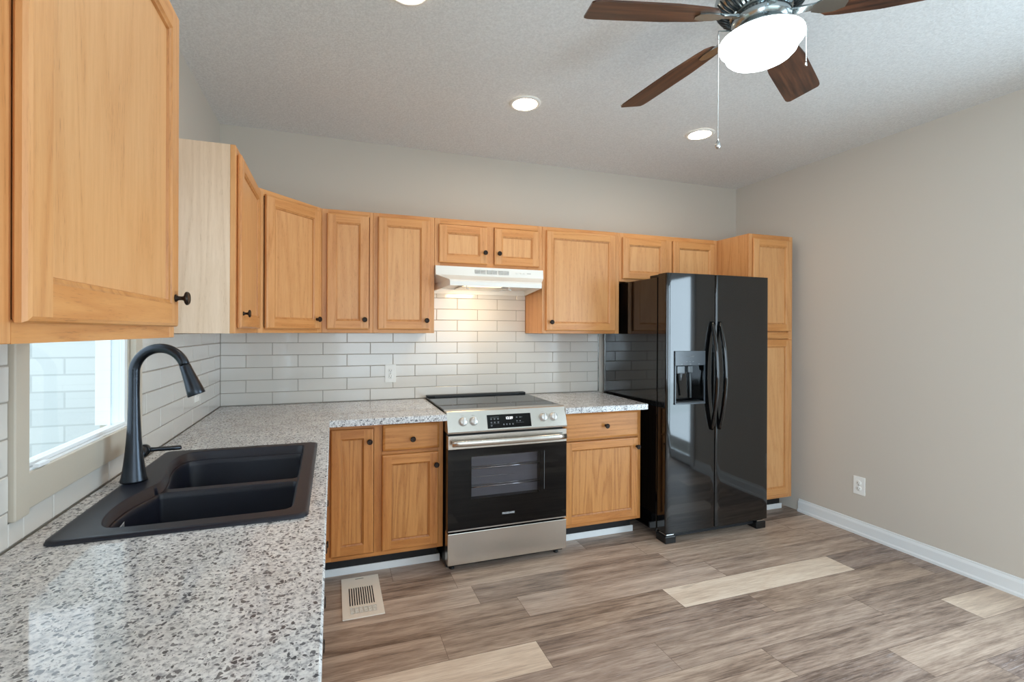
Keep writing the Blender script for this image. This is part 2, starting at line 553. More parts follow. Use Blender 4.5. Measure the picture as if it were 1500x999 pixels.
# patio door (in the right wall, just past the frame edge; lights the room and shows in the appliances)
bm = BM()
box(bm, RX - .018, RX, DOOR_Y0 - .065, DOOR_Y0, 0, DOOR_Z + .065, .003)
box(bm, RX - .018, RX, DOOR_Y1, DOOR_Y1 + .065, 0, DOOR_Z + .065, .003)
box(bm, RX - .018, RX, DOOR_Y0, DOOR_Y1, DOOR_Z, DOOR_Z + .065, .003)
struct('trim_1', bm, TRIM)
bm = BM(); YM = (DOOR_Y0 + DOOR_Y1) / 2
for a, b, x in ((DOOR_Y0, YM + .03, .03), (YM - .03, DOOR_Y1, .075)):
    xa, xb = RX + x, RX + x + .04
    box(bm, xa, xb, a, a + .07, .0, DOOR_Z); box(bm, xa, xb, b - .07, b, .0, DOOR_Z)
    box(bm, xa, xb, a + .07, b - .07, 0, .09); box(bm, xa, xb, a + .07, b - .07, DOOR_Z - .08, DOOR_Z)
d1 = struct('door_1', bm, VINYL)
bm = BM()
box(bm, RX + .048, RX + .052, DOOR_Y0 + .07, YM - .04, .09, DOOR_Z - .08); box(bm, RX + .093, RX + .097, YM + .04, DOOR_Y1 - .07, .09, DOOR_Z - .08)
obj('pane', bm, WGLASS, d1)
bm = BM()
box(bm, RW[0], RW[0] + .06, RY + .03, RY + .08, RW[2], RW[3]); box(bm, RW[1] - .06, RW[1], RY + .03, RY + .08, RW[2], RW[3])
box(bm, RW[0] + .06, RW[1] - .06, RY + .03, RY + .08, RW[2], RW[2] + .06); box(bm, RW[0] + .06, RW[1] - .06, RY + .03, RY + .08, RW[3] - .06, RW[3])
box(bm, 1.97, 2.03, RY + .03, RY + .08, RW[2] + .06, RW[3] - .06)
w2 = struct('added_window_rear', bm, VINYL)  # unseen window, added as an opening for the rear fill light
bm = BM()
box(bm, RW[0] + .06, 1.97, RY + .05, RY + .054, RW[2] + .06, RW[3] - .06); box(bm, 2.03, RW[1] - .06, RY + .05, RY + .054, RW[2] + .06, RW[3] - .06)
obj('pane', bm, WGLASS, w2)

bm = BM()
box(bm, -.08, -.03, LW[0], LW[0] + .05, LW[2], LW[3]); box(bm, -.08, -.03, LW[1] - .05, LW[1], LW[2], LW[3])
box(bm, -.08, -.03, LW[0] + .05, LW[1] - .05, LW[2], LW[2] + .05); box(bm, -.08, -.03, LW[0] + .05, LW[1] - .05, LW[3] - .05, LW[3])
w3 = struct('added_window_side', bm, VINYL)  # unseen window, added so the side fill can reach the right wall
bm = BM(); box(bm, -.058, -.054, LW[0] + .05, LW[1] - .05, LW[2] + .05, LW[3] - .05); obj('pane', bm, WGLASS, w3)

# sink window
bm = BM()
y0, y1, z0, z1 = WIN
# beige casing boards: sides run past the bottom board
box(bm, 0, .020, y1, y1 + .052, z0 - .022, z1 + .055, .003)
box(bm, 0, .020, y0 - .060, y0, z0 - .022, z1 + .055, .003)
box(bm, 0, .020, y0, y1, z1, z1 + .055, .003)
box(bm, -.06, .016, y0, y1, z0 - .012, 1.062, .002)
box(bm, -.06, .0, y1 - .006, y1, 1.062, z1); box(bm, -.06, 0, y0, y0 + .006, 1.062, z1)
struct('trim_2', bm, CASING)
bm = BM()
za = 1.062
YA, YB = y0 + .006, y1 - .006
# outer vinyl frame
box(bm, -.055, .006, YA, YB, za - .001, za + .004, .001)
box(bm, -.055, -.022, YA, YA + .018, za + .004, z1); box(bm, -.055, -.022, YB - .018, YB, za + .004, z1)
box(bm, -.092, -.0555, YA + .001, YA + .012, za + .004, z1); box(bm, -.092, -.0555, YB - .012, YB - .001, za + .004, z1)
box(bm, -.050, -.044, YA + .018, YA + .024, za + .004, z1)
box(bm, -.055, -.022, YA + .018, YB - .018, z1 - .03, z1)
# lower sash, nearly flush with the wall
GA, GB_ = 1.388, 1.931
box(bm, -.020, -.004, YA, GA, za + .004, 1.60); box(bm, -.020, -.004, GB_, YB, za + .004, 1.60)
box(bm, -.020, -.004, GA, GB_, za + .0045, za + .014, .001); box(bm, -.020, 0, GA, GB_, 1.57, 1.60)
# upper sash
box(bm, -.050, -.024, YA + .018, YA + .040, 1.575, z1 - .03); box(bm, -.050, -.024, YB - .04, YB - .018, 1.575, z1 - .03)
box(bm, -.050, -.024, YA + .040, YB - .04, 1.575, 1.60); box(bm, -.050, -.024, YA + .04, YB - .04, z1 - .06, z1 - .03)
w1 = struct('window_1', bm, VINYL)
bm = BM()
box(bm, -.014, -.011, GA, GB_, za + .014, 1.57); box(bm, -.040, -.036, YA + .04, YB - .04, 1.60, z1 - .06)
obj('pane', bm, WGLASS, w1)
bm = BM(); box(bm, .006, .020, YB - .075, YB - .03, za + .004, za + .013, .002)
obj('sash_lift', bm, VINYL, w1)

# outside
bm = BM(); box(bm, -4.5, -.10, -.12, .08, -.6, 2.0)
nb = obj('neighbour_wall', bm, BRICK); tag(nb, 'whitewashed brick wall outside the sink window', 'wall')
bm = BM(); box(bm, -.22, -.11, .08, .13, -.6, 2.0, .006); box(bm, -.20, -.145, .13, .19, -.6, 2.0, .006)
o = obj('downspout', bm, VINYL); tag(o, 'white downspout at the corner of the brick wall outside', 'downspout')
bm = BM(); box(bm, -8, 14, -6, 14, -.75, -.6); struct('ground', bm, LAWN)
bm = BM(); box(bm, RX + TH, RX + 4, 1.4, 5.2, -.6, -.02); struct('patio_slab', bm, CONC)

# ------------------------------------------------------------------ backsplash tiles (geometry, one mesh per wall)
PX, PZ, TZ0, GR = .308, .0796, .9170, .0028


def tile_run(name, label, a0, a1, ztop, mapf, holes=(), top_at=None):
    bm = BM(); rn = random.Random(3)
    row = 0; z = TZ0
    while z < ztop - .004:
        zb = min(z + PZ - GR, ztop)
        off = 0 if row % 2 == 0 else -PX / 2
        k = 0
        while off + k * PX < a1:
            xa, xb = max(a0, off + k * PX), min(a1, off + (k + 1) * PX - GR)
            k += 1
            if xb - xa < .008: continue
            segs = [(xa, xb, zb)]
            for (h0, h1, hz0, hz1) in holes:
                if zb <= hz0 or z >= hz1: continue
                ns = []
                for (a, b, zt) in segs:
                    if b <= h0 or a >= h1: ns.append((a, b, zt)); continue
                    if a < h0: ns.append((a, h0, zt))
                    if b > h1: ns.append((h1, b, zt))
                    if hz0 - z > .01: ns.append((max(a, h0), min(b, h1), min(zt, hz0)))
                segs = ns
            zz = z
            for (a, b, zt) in segs:
                if b - a < .006: continue
                be, d = .0022, .008
                tx, tz = rn.uniform(-.0016, .0016), rn.uniform(-.003, .003)
                def P(u, w, dep): return mapf(u, w, dep + (tx * ((u - a) / (b - a) - .5) + tz * (w - zz) * 1.5 if dep > .005 else 0))
                o4 = [bm.verts.new(P(*q, 0.0)) for q in ((a, zz), (b, zz), (b, zt), (a, zt))]
                m4 = [bm.verts.new(P(*q, d - be * .8)) for q in ((a, zz), (b, zz), (b, zt), (a, zt))]
                i4 = [bm.verts.new(P(*q, d)) for q in ((a + be, zz + be), (b - be, zz + be), (b - be, zt - be), (a + be, zt - be))]
                bm.faces.new(i4)
                for p, q in ((o4, m4), (m4, i4)):
                    for j in range(4): bm.faces.new([p[j], p[(j + 1) % 4], q[(j + 1) % 4], q[j]])
        row += 1; z += PZ
    o = obj(name, bm, [TILE, GROUT])
    return o


bs = tile_run('tile_backsplash', '', 0.0095, 2.712, 1.75, lambda u, w, d: (u, -d - .001, w), holes=((0, 1.306, 1.378, 2), (2.074, 2.712, 1.378, 2)))
bm = BM(); box(bm, 0.0, 2.712, .001, .0065, .9145, 1.376); box(bm, 1.306, 2.074, .001, .0065, 1.376, 1.75)
obj('grout', bm, GROUT, bs); tag(bs, 'white glossy subway tile backsplash on the back wall behind the range', 'backsplash')
WY0, WY1, WZB = WIN[0] - .062, WIN[1] + .054, WIN[2] - .024
ls = tile_run('tile_backsplash', '', .0095, 3.08, 1.376, lambda u, w, d: (d + .001, -u, w), holes=((WIN[0] - .002, WIN[1] + .002, WIN[2] - .014, 3), (WY0, WIN[0] - .002, WZB, 3), (WIN[1] + .002, WY1, WZB, 3)))
bm = BM(); box(bm, .001, .0065, 0, WY0, .9145, 1.376); box(bm, .001, .0065, WY1, 3.08, .9145, 1.376); box(bm, .001, .0065, WY0, WY1, .9145, WZB)
obj('grout', bm, GROUT, ls); tag(ls, 'white subway tile backsplash on the window wall behind the sink', 'backsplash')
bm = BM(); box(bm, 2.7125, 2.720, 0, .010, .9145, 1.376)
e = obj('tile_edge_strip', bm, STEEL); tag(e, 'thin grey metal strip ending the tile beside the fridge', 'trim strip')

# ------------------------------------------------------------------ cabinets
KN = None


def knob_mesh():
    bm = BM()
    M = Matrix.Rotation(PI / 2, 4, 'X')
    lathe(bm, [(0, 0), (.0085, 0), (.009, .002), (.0065, .0045), (.0048, .007), (.0045, .014), (.0065, .0185), (.0135, .0205), (.0158, .0225),
               (.0158, .0255), (.0135, .0285), (.011, .0288), (.0105, .0276), (.006, .0286), (0, .029)], M, 20, caps=False)
    bmesh.ops.recalc_face_normals(bm, faces=bm.faces)
    me = bpy.data.meshes.new('knob'); bm.to_mesh(me); bm.free(); me.materials.append(BRONZE); return me


KN = knob_mesh()


def knob(parent, x, y, z):
    o = bpy.data.objects.new('knob', KN); COL.objects.link(o); o.parent = parent; o.location = (x, y, z)
    return o


def ring(bm, A, B, mi):
    """A, B: (x0,x1,z0,z1,y) rectangles; quads joining them; mi = (vertical, horizontal)"""
    a = [(A[0], A[4], A[2]), (A[1], A[4], A[2]), (A[1], A[4], A[3]), (A[0], A[4], A[3])]
    b = [(B[0], B[4], B[2]), (B[1], B[4], B[2]), (B[1], B[4], B[3]), (B[0], B[4], B[3])]
    for k in range(4):
        k2 = (k + 1) % 4
        quad(bm, [a[k], a[k2], b[k2], b[k]], mi[1] if k in (0, 2) else mi[0])


def inset(R, d, y): return (R[0] + d, R[1] - d, R[2] + d, R[3] - d, y)


def door(root, f, x0, x1, z0, z1, kn=None, mats=None, sw=.052):
    """raised frame door with a flat recessed panel; f = depth of the face frame; front looks to local -y"""
    V, H, Pn = mats
    bm = BM(); R = (x0, x1, z0, z1)
    y = -f; T = .020
    back = inset(R, .006, y - .0005); s1 = inset(R, 0, y - .006); s2 = inset(R, 0, y - T + .007)
    s3 = inset(R, .0025, y - T + .002); s4 = inset(R, .008, y - T); inn = inset(R, sw, y - T)
    i2 = inset(R, sw + .004, y - T + .003); i3 = inset(R, sw + .009, y - T + .0045); i4 = inset(R, sw + .011, y - T + .010)
    quad(bm, [(back[0], back[4], back[2]), (back[1], back[4], back[2]), (back[1], back[4], back[3]), (back[0], back[4], back[3])])
    for a, b in ((back, s1), (s1, s2), (s2, s3), (s3, s4)): ring(bm, a, b, (0, 1))
    for a, b in ((inn, i2), (i2, i3), (i3, i4)): ring(bm, a, b, (2, 2))
    yf = y - T
    q = lambda a, b, c, d, mi: quad(bm, [(a, yf, c), (b, yf, c), (b, yf, d), (a, yf, d)], mi)
    q(s4[0], inn[0], s4[2], s4[3], 0); q(inn[1], s4[1], s4[2], s4[3], 0)
    q(inn[0], inn[1], s4[2], inn[2], 1); q(inn[0], inn[1], inn[3], s4[3], 1)
    bmesh.ops.remove_doubles(bm, verts=bm.verts, dist=1e-5)
    d = obj('door', bm, [V, H, GRV if V is OAKV else BGRV], root, world=False)
    bm = BM()
    P = inset(R, sw + .010, y - T + .010)
    rbox(bm, P[0], P[1], P[4], y - .003, P[2], P[3])
    obj('panel', bm, Pn, d, world=False)
    if kn: knob(d, kn[0], yf, kn[1])
    return d


def drawer(root, f, x0, x1, z0, z1, kn, mats):
    V, H, Pn = mats
    bm = BM(); R = (x0, x1, z0, z1); y = -f
    L = [inset(R, .006, y - .0005), inset(R, 0, y - .006), inset(R, 0, y - .011), inset(R, .003, y - .015), inset(R, .010, y - .018), inset(R, .014, y - .020)]
    quad(bm, [(L[0][0], L[0][4], L[0][2]), (L[0][1], L[0][4], L[0][2]), (L[0][1], L[0][4], L[0][3]), (L[0][0], L[0][4], L[0][3])])
    for a, b in zip(L, L[1:]): ring(bm, a, b, (0, 0))
    e = L[-1]; quad(bm, [(e[0], e[4], e[2]), (e[1], e[4], e[2]), (e[1], e[4], e[3]), (e[0], e[4], e[3])])
    bmesh.ops.remove_doubles(bm, verts=bm.verts, dist=1e-5)
    d = obj('drawer', bm, [H], root, world=False)
    if kn: knob(d, kn[0], y - .020, kn[1])
    return d


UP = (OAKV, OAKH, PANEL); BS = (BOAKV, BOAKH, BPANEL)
FT = .019


def carcass(root, w, dpt, z0, z1, mats, side=None, stiles=(), rails=(), sw=(.036, .036), rw=(.03, .035), toe=0, openings=None):
    """box behind the face frame + the frame itself"""
    f = dpt
    bm = BM()
    rbox(bm, .0005, w - .0005, -(f - FT), 0, z0 + toe, z1, mi=0)
    if toe: rbox(bm, .02, w - .02, -(f - .085), -.02, z0, z0 + toe, mi=1)
    obj('carcass', bm, [side or mats[0], TOEK], root, world=False)
    bm = BM()
    rbox(bm, 0, sw[0], -f, -(f - FT), z0 + toe, z1, .0012, 0, 1); rbox(bm, w - sw[1], w, -f, -(f - FT), z0 + toe, z1, .0012, 0, 1)
    rbox(bm, sw[0], w - sw[1], -f, -(f - FT), z0 + toe, z0 + toe + rw[0], 0, 1)
    rbox(bm, sw[0], w - sw[1], -f, -(f - FT), z1 - rw[1], z1, 0, 1)
    for a, b in stiles: rbox(bm, a, b, -f, -(f - FT), z0 + toe + rw[0], z1 - rw[1], 0, 0)
    for a, b, x0, x1 in rails: rbox(bm, x0, x1, -f, -(f - FT), a, b, 0, 1)
    obj('face_frame', bm, [mats[0], mats[1]], root, world=False)


UZ0, UZ1, UD = 1.380, 2.134, .305
GU = 'honey oak wall cabinets'
def upper(x0, x1, label, doors, z0=UZ0, z1=UZ1, stiles=(), name='wall_cabinet', side=None, sw=(.036, .036), D=UD):
    r = thing(name, label, 'cabinet', (x0, .002, z0), 0, GU)
    w = x1 - x0
    carcass(r, w, D - .002, 0, z1 - z0, UP, side, [(a - x0, b - x0) for a, b in stiles], sw=sw)
    for (a, b, c, d, kx, kz) in doors:
        door(r, D - .002, a - x0, b - x0, c - z0, d - z0, (kx - x0, kz - z0) if kx else None, UP)
    return r


# back wall, left to right
upper(.6125, .9145, 'narrow oak wall cabinet between the angled corner cabinet and a wider single-door one', [(.641, .889, 1.402, 2.108, .863, 1.462)], sw=(.036, .02))
upper(.9155, 1.305, 'tall oak wall cabinet directly left of the white range hood', [(.944, 1.271, 1.402, 2.110, 1.250, 1.461)])
upper(1.3065, 2.0755, 'short oak wall cabinet with two small doors over the range hood', [(1.332, 1.664, 1.842, 2.094, 1.644, 1.918), (1.716, 2.048, 1.842, 2.094, 1.744, 1.918)], z0=1.822, stiles=[(1.666, 1.714)])
upper(2.077, 2.7065, 'wide oak wall cabinet between the range hood and the fridge, knob low at left', [(2.103, 2.669, 1.400, 2.108, 2.137, 1.460)])
upper(2.708, 3.628, 'short oak wall cabinet with two doors above the black fridge', [(2.729, 3.120, 1.790, 2.100, None, 0), (3.186, 3.592, 1.790, 2.102, None, 0)], z0=1.770, stiles=[(3.12, 3.186)])

# tall pantry
r = thing('pantry_cabinet', 'full height oak pantry cabinet in the right corner behind the fridge', 'cabinet', (3.630, .002, 0))
w = .438; D = .605
carcass(r, w, D, 0, 2.134, UP, None, rails=[(1.345, 1.395, .036, w - .036)], toe=.12)
door(r, D, .030, w - .030, 1.402, 2.100, None, UP)
door(r, D, .030, w - .030, .150, 1.340, None, UP)
bm = BM(); rbox(bm, .02, w, -.525, -.515, .0, .040, .002); obj('toe_board', bm, TRIM, r, world=False)

# diagonal corner wall cabinet
r = thing('corner_wall_cabinet', 'angled oak corner wall cabinet with one wide door', 'cabinet', (0.002, .002, UZ0), 0, None)
A, Bp = Vector((.305, -.640)), Vector((.612, -.305))
bm = BM(); h = UZ1 - UZ0
poly = [(0.0, 0.0), (.610, 0.0), (.610, -.303), (.303, -.638), (0, -.638)]
ip = [(0.0, 0.0), (.608, 0), (.608, -.288), (.290, -.632), (0, -.632)]
prism(bm, ip, 'z', 0, h); obj('carcass', bm, OAKV, r, world=False)
# diagonal front as its own rotated part
dv = Vector((.610, -.303)) - Vector((.303, -.638)); Ld = dv.length; ang = math.atan2(dv.y, dv.x)
bm = BM()
rbox(bm, 0, .036, -.0, .016, 0, h, 0, 0); rbox(bm, Ld - .036, Ld, 0, .016, 0, h, 0, 0)
rbox(bm, .036, Ld - .036, 0, .016, 0, .03, 0, 1); rbox(bm, .036, Ld - .036, 0, .016, h - .035, h, 0, 1)
ff = obj('face_frame', bm, [OAKV, OAKH], r, world=False, loc=(.303, -.638, 0)); ff.rotation_euler = (0, 0, ang)
d = door(r, 0, .040, Ld - .024, .022, .728, (Ld - .058, .080), UP)
d.location = (.303, -.638, 0); d.rotation_euler = (0, 0, ang)

# left wall cabinets (local x runs to the back wall)
def leftcab(name, Ynear, Yfar, label, cat, z0, z1, D, mats, group, doors=(), drawers=(), side=None, rails=(), toe=0, stiles=(), rw=(.03, .035), sw=(.036, .036)):
    r = thing(name, label, cat, (.002, Ynear, z0), PI / 2, group)
    w = Ynear - Yfar
    carcass(r, w, D, 0, z1 - z0, mats, side, rails=rails, toe=toe, stiles=stiles, rw=rw, sw=sw)
    for (Ya, Yb, c, d, kY, kz) in doors:
        door(r, D, Ynear - Ya, Ynear - Yb, c - z0, d - z0, (Ynear - kY, kz - z0) if kY else None, mats)
    for (Ya, Yb, c, d, kY, kz) in drawers:
        drawer(r, D, Ynear - Ya, Ynear - Yb, c - z0, d - z0, (Ynear - kY, kz - z0) if kY else None, mats)
    return r


leftcab('wall_cabinet', 1.218, .6435, 'oak wall cabinet with a pale bare side panel, between window and corner', 'cabinet', UZ0, UZ1, .303, UP, GU,
        doors=[(1.190, .668, 1.402, 2.108, 1.160, 1.462)], side=PALE)
leftcab('wall_cabinet', 2.72, 1.972, 'large oak wall cabinet at the left edge of the photo, nearest the camera', 'cabinet', 1.374, 2.16, .303, UP, GU,
        doors=[(2.592, 2.006, 1.400, 2.140, 2.036, 1.467)], sw=(.134, .036))
leftcab('wall_cabinet', 3.24, 2.7215, 'oak wall cabinet left of the nearest one, cut by the photo edge', 'cabinet', 1.374, 2.16, .303, UP, GU,
        doors=[(3.21, 2.78, 1.400, 2.140, None, 0)])

# base cabinets, back wall
GB = 'honey oak base cabinets'
BF = .610
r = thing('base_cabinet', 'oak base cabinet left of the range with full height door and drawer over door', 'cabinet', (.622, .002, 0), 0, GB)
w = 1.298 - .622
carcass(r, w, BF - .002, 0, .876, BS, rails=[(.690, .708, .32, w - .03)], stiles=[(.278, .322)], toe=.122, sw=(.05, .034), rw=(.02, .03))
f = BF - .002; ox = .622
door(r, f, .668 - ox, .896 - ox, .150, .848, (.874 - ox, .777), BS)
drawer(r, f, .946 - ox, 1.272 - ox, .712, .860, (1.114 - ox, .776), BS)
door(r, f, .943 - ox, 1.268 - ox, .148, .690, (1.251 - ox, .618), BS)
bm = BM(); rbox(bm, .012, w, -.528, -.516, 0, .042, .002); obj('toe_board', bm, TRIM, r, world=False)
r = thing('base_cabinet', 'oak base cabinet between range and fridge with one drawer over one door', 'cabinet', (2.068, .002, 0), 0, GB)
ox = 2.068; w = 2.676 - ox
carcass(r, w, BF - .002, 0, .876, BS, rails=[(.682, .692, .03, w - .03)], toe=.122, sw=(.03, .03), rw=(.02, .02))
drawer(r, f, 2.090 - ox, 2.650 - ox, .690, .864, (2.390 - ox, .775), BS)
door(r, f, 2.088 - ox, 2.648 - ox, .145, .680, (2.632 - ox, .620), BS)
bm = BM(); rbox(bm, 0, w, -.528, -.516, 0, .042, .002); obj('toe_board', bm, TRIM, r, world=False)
# left run, seen only as knobs past the worktop edge
LF = .610
leftcab('base_cabinet', 1.195, .62, 'oak drawer cabinet under the window wall worktop, nearest the inner corner', 'cabinet', 0, .876, LF, BS, GB, toe=.122,
        drawers=[(1.17, .70, .712, .860, 1.02, .775), (1.17, .70, .50, .700, 1.02, .592), (1.17, .70, .15, .488, 1.02, .400)])
r = leftcab('base_cabinet', 2.038, 1.197, 'oak sink cabinet under the black double sink', 'cabinet', 0, .70, LF, BS, GB, toe=.122,
        doors=[(1.60, 1.22, .15, .690, 1.575, .625), (2.012, 1.63, .15, .690, 1.94, .640)])
leftcab('base_cabinet', 2.645, 2.040, 'oak base cabinet under the worktop this side of the sink', 'cabinet', 0, .876, LF, BS, GB, toe=.122,
        doors=[(2.62, 2.066, .15, .690, 2.13, .640)], drawers=[(2.62, 2.066, .712, .860, 2.345, .776)])
leftcab('base_cabinet', 3.10, 2.647, 'oak base cabinet at the camera end of the window wall worktop', 'cabinet', 0, .876, LF, BS, GB, toe=.122,
        doors=[(3.075, 2.673, .15, .690, 2.73, .640)], drawers=[(3.075, 2.673, .712, .860, 2.87, .776)])

# ------------------------------------------------------------------ worktops
CT0, CT1 = .877, .914
CE, CDp = .663, .690
bm = BM()
SX0, SX1, SY0, SY1 = .095, .592, 1.228, 2.008
g = .0
outline = [(.009, .0095), (1.302, .0095), (1.302, CDp), (CE, CDp), (CE, 3.10), (.009, 3.10)]
hole = [(SX0, SY0), (SX1, SY0), (SX1, SY1), (SX0, SY1)]
def holed_plate(bm, out, holes, z):
    es = []
    loops = []
    for L in [out] + holes:
        vs = [bm.verts.new((x, -Y, z)) for x, Y in L]; loops.append(vs)
        for k in range(len(vs)): es.append(bm.edges.new((vs[k], vs[(k + 1) % len(vs)])))
    bmesh.ops.triangle_fill(bm, use_beauty=True, use_dissolve=False, edges=es)
    return loops
def bridge(bm, A, B, smooth=False):
    n = len(A)
    for k in range(n):
        f = bm.faces.new([A[k], A[(k + 1) % n], B[(k + 1) % n], B[k]]); f.smooth = smooth
def bulge(out, d):  # outline moved inwards by d along both axes for a small edge chamfer
    c = []
    n = len(out)
    for k in range(n):
        p0, p1, p2 = Vector(out[k - 1]), Vector(out[k]), Vector(out[(k + 1) % n])
        a = (p1 - p0).normalized(); b = (p2 - p1).normalized()
        na = Vector((-a.y, a.x)); nb_ = Vector((-b.y, b.x))
        c.append(tuple(p1 + (na + nb_) * d))
    return c
def worktop(out, holes):
    bm = BM()
    be = .004
    t_ = holed_plate(bm, bulge(out, be), holes, CT1)
    b_ = holed_plate(bm, out, holes, CT0)
    mid = [bm.verts.new((x, -Y, CT1 - be)) for x, Y in out]
    bridge(bm, t_[0], mid); bridge(bm, mid, b_[0])
    for k in range(len(holes)): bridge(bm, t_[k + 1], b_[k + 1])
    return bm
o = obj('worktop', worktop(outline, [hole]), GRANITE); origin(o, (.33, 1.5, .877))
tag(o, 'L-shaped speckled grey granite worktop holding the black sink', 'worktop')
o = obj('worktop', worktop([(2.064, .0095), (2.700, .0095), (2.700, .25), (2.676, CDp), (2.064, CDp)], []), GRANITE); origin(o, (2.36, .35, .877))
tag(o, 'short speckled granite worktop between the range and the fridge', 'worktop')

# ------------------------------------------------------------------ sink
def smooth_loop(pts, sub=6):
    out = []; n = len(pts)
    for k in range(n):
        p0, p1, p2, p3 = (Vector(pts[(k + j - 1) % n]) for j in range(4))
        for s in range(sub):
            u = s / sub
            out.append(tuple(.5 * ((2 * p1) + (p2 - p0) * u + (2 * p0 - 5 * p1 + 4 * p2 - p3) * u * u + (3 * p1 - p0 - 3 * p2 + p3) * u ** 3)))
    return out


def rrect(x0, x1, y0, y1, r, n=6):
    out = []
    for cx, cy, a0 in ((x1 - r, y0 + r, -PI / 2), (x1 - r, y1 - r, 0), (x0 + r, y1 - r, PI / 2), (x0 + r, y0 + r, PI)):
        for k in range(n + 1):
            a = a0 + PI / 2 * k / n; out.append((cx + r * math.cos(a), cy + r * math.sin(a)))
    return out


SINKR = thing('kitchen_sink', 'black composite double bowl sink set into the granite worktop under the window', 'sink', (.34, 1.62, .914))
ZR = .9245
out3 = rrect(.066, .618, 1.203, 2.033, .028)
out2 = rrect(.069, .615, 1.206, 2.030, .026)
out1 = rrect(.077, .607, 1.214, 2.022, .022)
big = smooth_loop([(.30, 1.247), (.50, 1.250), (.556, 1.258), (.570, 1.285), (.573, 1.40), (.576, 1.60), (.578, 1.80), (.579, 1.94), (.568, 1.975), (.53, 1.984),
                   (.35, 1.986), (.22, 1.986), (.168, 1.976), (.142, 1.93), (.130, 1.85), (.136, 1.76), (.158, 1.68), (.172, 1.62), (.162, 1.54), (.142, 1.45),
                   (.132, 1.36), (.142, 1.285), (.180, 1.250)], 4)
bm = BM()
top = holed_plate(bm, out1, [big], ZR)
o2 = [bm.verts.new((x, -Y, ZR - .002)) for x, Y in out2]; o3 = [bm.verts.new((x, -Y, .9145)) for x, Y in out3]
bridge(bm, top[0], o2, True); bridge(bm, o2, o3, True)
cx_, cy_ = .36, 1.62
def shrink(L, d):
    n = len(L); r = []
    area = sum(L[k][0] * L[(k + 1) % n][1] - L[(k + 1) % n][0] * L[k][1] for k in range(n))
    s = 1 if area > 0 else -1
    for k in range(n):
        a = Vector(L[k]) - Vector(L[k - 1]); b = Vector(L[(k + 1) % n]) - Vector(L[k])
        t_ = (a.normalized() + b.normalized()).normalized()
        r.append((L[k][0] - s * t_.y * d, L[k][1] + s * t_.x * d))
    return r
b1 = shrink(big, .004); b2 = shrink(big, .006)
r1 = [bm.verts.new((x, -Y, ZR - .003)) for x, Y in b1]; bridge(bm, top[1], r1, True)
ZD = .893
bowlA = [(x, Y) for x, Y in shrink(big, .009) if Y < 1.585]; bowlB = [(x, Y) for x, Y in shrink(big, .009) if Y > 1.655]
def close_bowl(L, Yc, sgn):
    # L runs round the bowl; put rounded corners on the divider side
    n = len(L)
    gapi = max(range(n), key=lambda k: (Vector(L[k]) - Vector(L[(k + 1) % n])).length)
    L = L[gapi + 1:] + L[:gapi + 1]
    a, b = Vector(L[-1]), Vector(L[0])
    rr = .022
    def corner(p, dx):
        c = []
        for k in range(1, 5):
            u = k / 5 * PI / 2
            c.append((p.x + dx * rr * (1 - math.cos(u)), Yc - sgn * rr * (1 - math.sin(u))))
        return c
    ca = corner(a, 1 if b.x > a.x else -1); cb = corner(b, 1 if a.x > b.x else -1)[::-1]
    return L + ca + cb
A_ = close_bowl(bowlA, 1.606, 1); B_ = close_bowl(bowlB, 1.634, -1)
sh = holed_plate(bm, b2, [A_, B_], ZD)
bridge(bm, r1, sh[0], True)
for k, L in ((1, A_), (2, B_)):
    prev = sh[k]
    for d, z in ((.003, ZD - .004), (.006, ZD - .02), (.012, .74), (.022, .722), (.040, .714)):
        cur = [bm.verts.new((x, -Y, z)) for x, Y in shrink(L, d)]
        bridge(bm, prev, cur, True); prev = cur
    bm.faces.new(prev)
bmesh.ops.remove_doubles(bm, verts=bm.verts, dist=1e-6)
obj('basin', bm, SINK, SINKR)
for Yc in (1.43, 1.81):
    bm = BM(); lathe(bm, [(.056, .0), (.056, .003), (.046, .004), (.040, -.001), (.012, .0015), (0, .002)], Matrix.Translation((.37, -Yc, .7145)), 28, caps=False)
    obj('drain', bm, STEEL, SINKR)
bm = BM(); M = Matrix.Translation((.1475, -1.83, .868)) @ Matrix.Rotation(.10, 4, 'Z') @ Matrix.Rotation(PI / 2, 4, 'X') @ Matrix.Rotation(PI / 2, 4, 'Y')
bm2 = BM()
rbox(bm2, -.020, .020, -.009, .009, 0, .0006)
for a, b, c_, d_ in ((-.016, -.010, -.005, .005), (-.008, -.003, -.005, .005), (-.001, .004, -.005, .005), (.006, .010, -.005, .005), (.012, .016, -.005, .005)):
    rbox(bm2, a, b, c_, d_, .0006, .0009, mi=1)
bmesh.ops.transform(bm2, verts=bm2.verts, matrix=M); bm.free()
obj('maker_plate', bm2, [PRINT, PRINTD], SINKR)

# ------------------------------------------------------------------ faucet
FX, FY = .093, 1.592
FR = thing('kitchen_faucet', 'matte black gooseneck faucet with side lever standing on the sink deck', 'faucet', (FX, FY, ZR + .0005))
dirv = Vector((math.cos(-.14), math.sin(-.14), 0))
bm = BM()
z0 = ZR + .001
stem = [(0, z0, .0355), (0, z0 + .004, .0355), (0, z0 + .012, .0330), (0, z0 + .04, .0285), (0, z0 + .08, .0240), (0, z0 + .13, .0198), (0, z0 + .18, .0170), (0, z0 + .23, .0155), (0, z0 + .27, .0148)]
pts = [Vector((FX, -FY, z)) for _, z, _ in stem]; rad = [r for _, _, r in stem]
R_ = .073; zc = 1.258
for k in range(1, 23):
    a = k / 22 * math.radians(162)
    s = R_ * (1 - math.cos(a)); zz = zc + R_ * 1.06 * math.sin(a)
    pts.append(Vector((FX, -FY, 0)) + dirv * s + Vector((0, 0, zz))); rad.append(.0148)
tube(bm, pts, rad, 24)
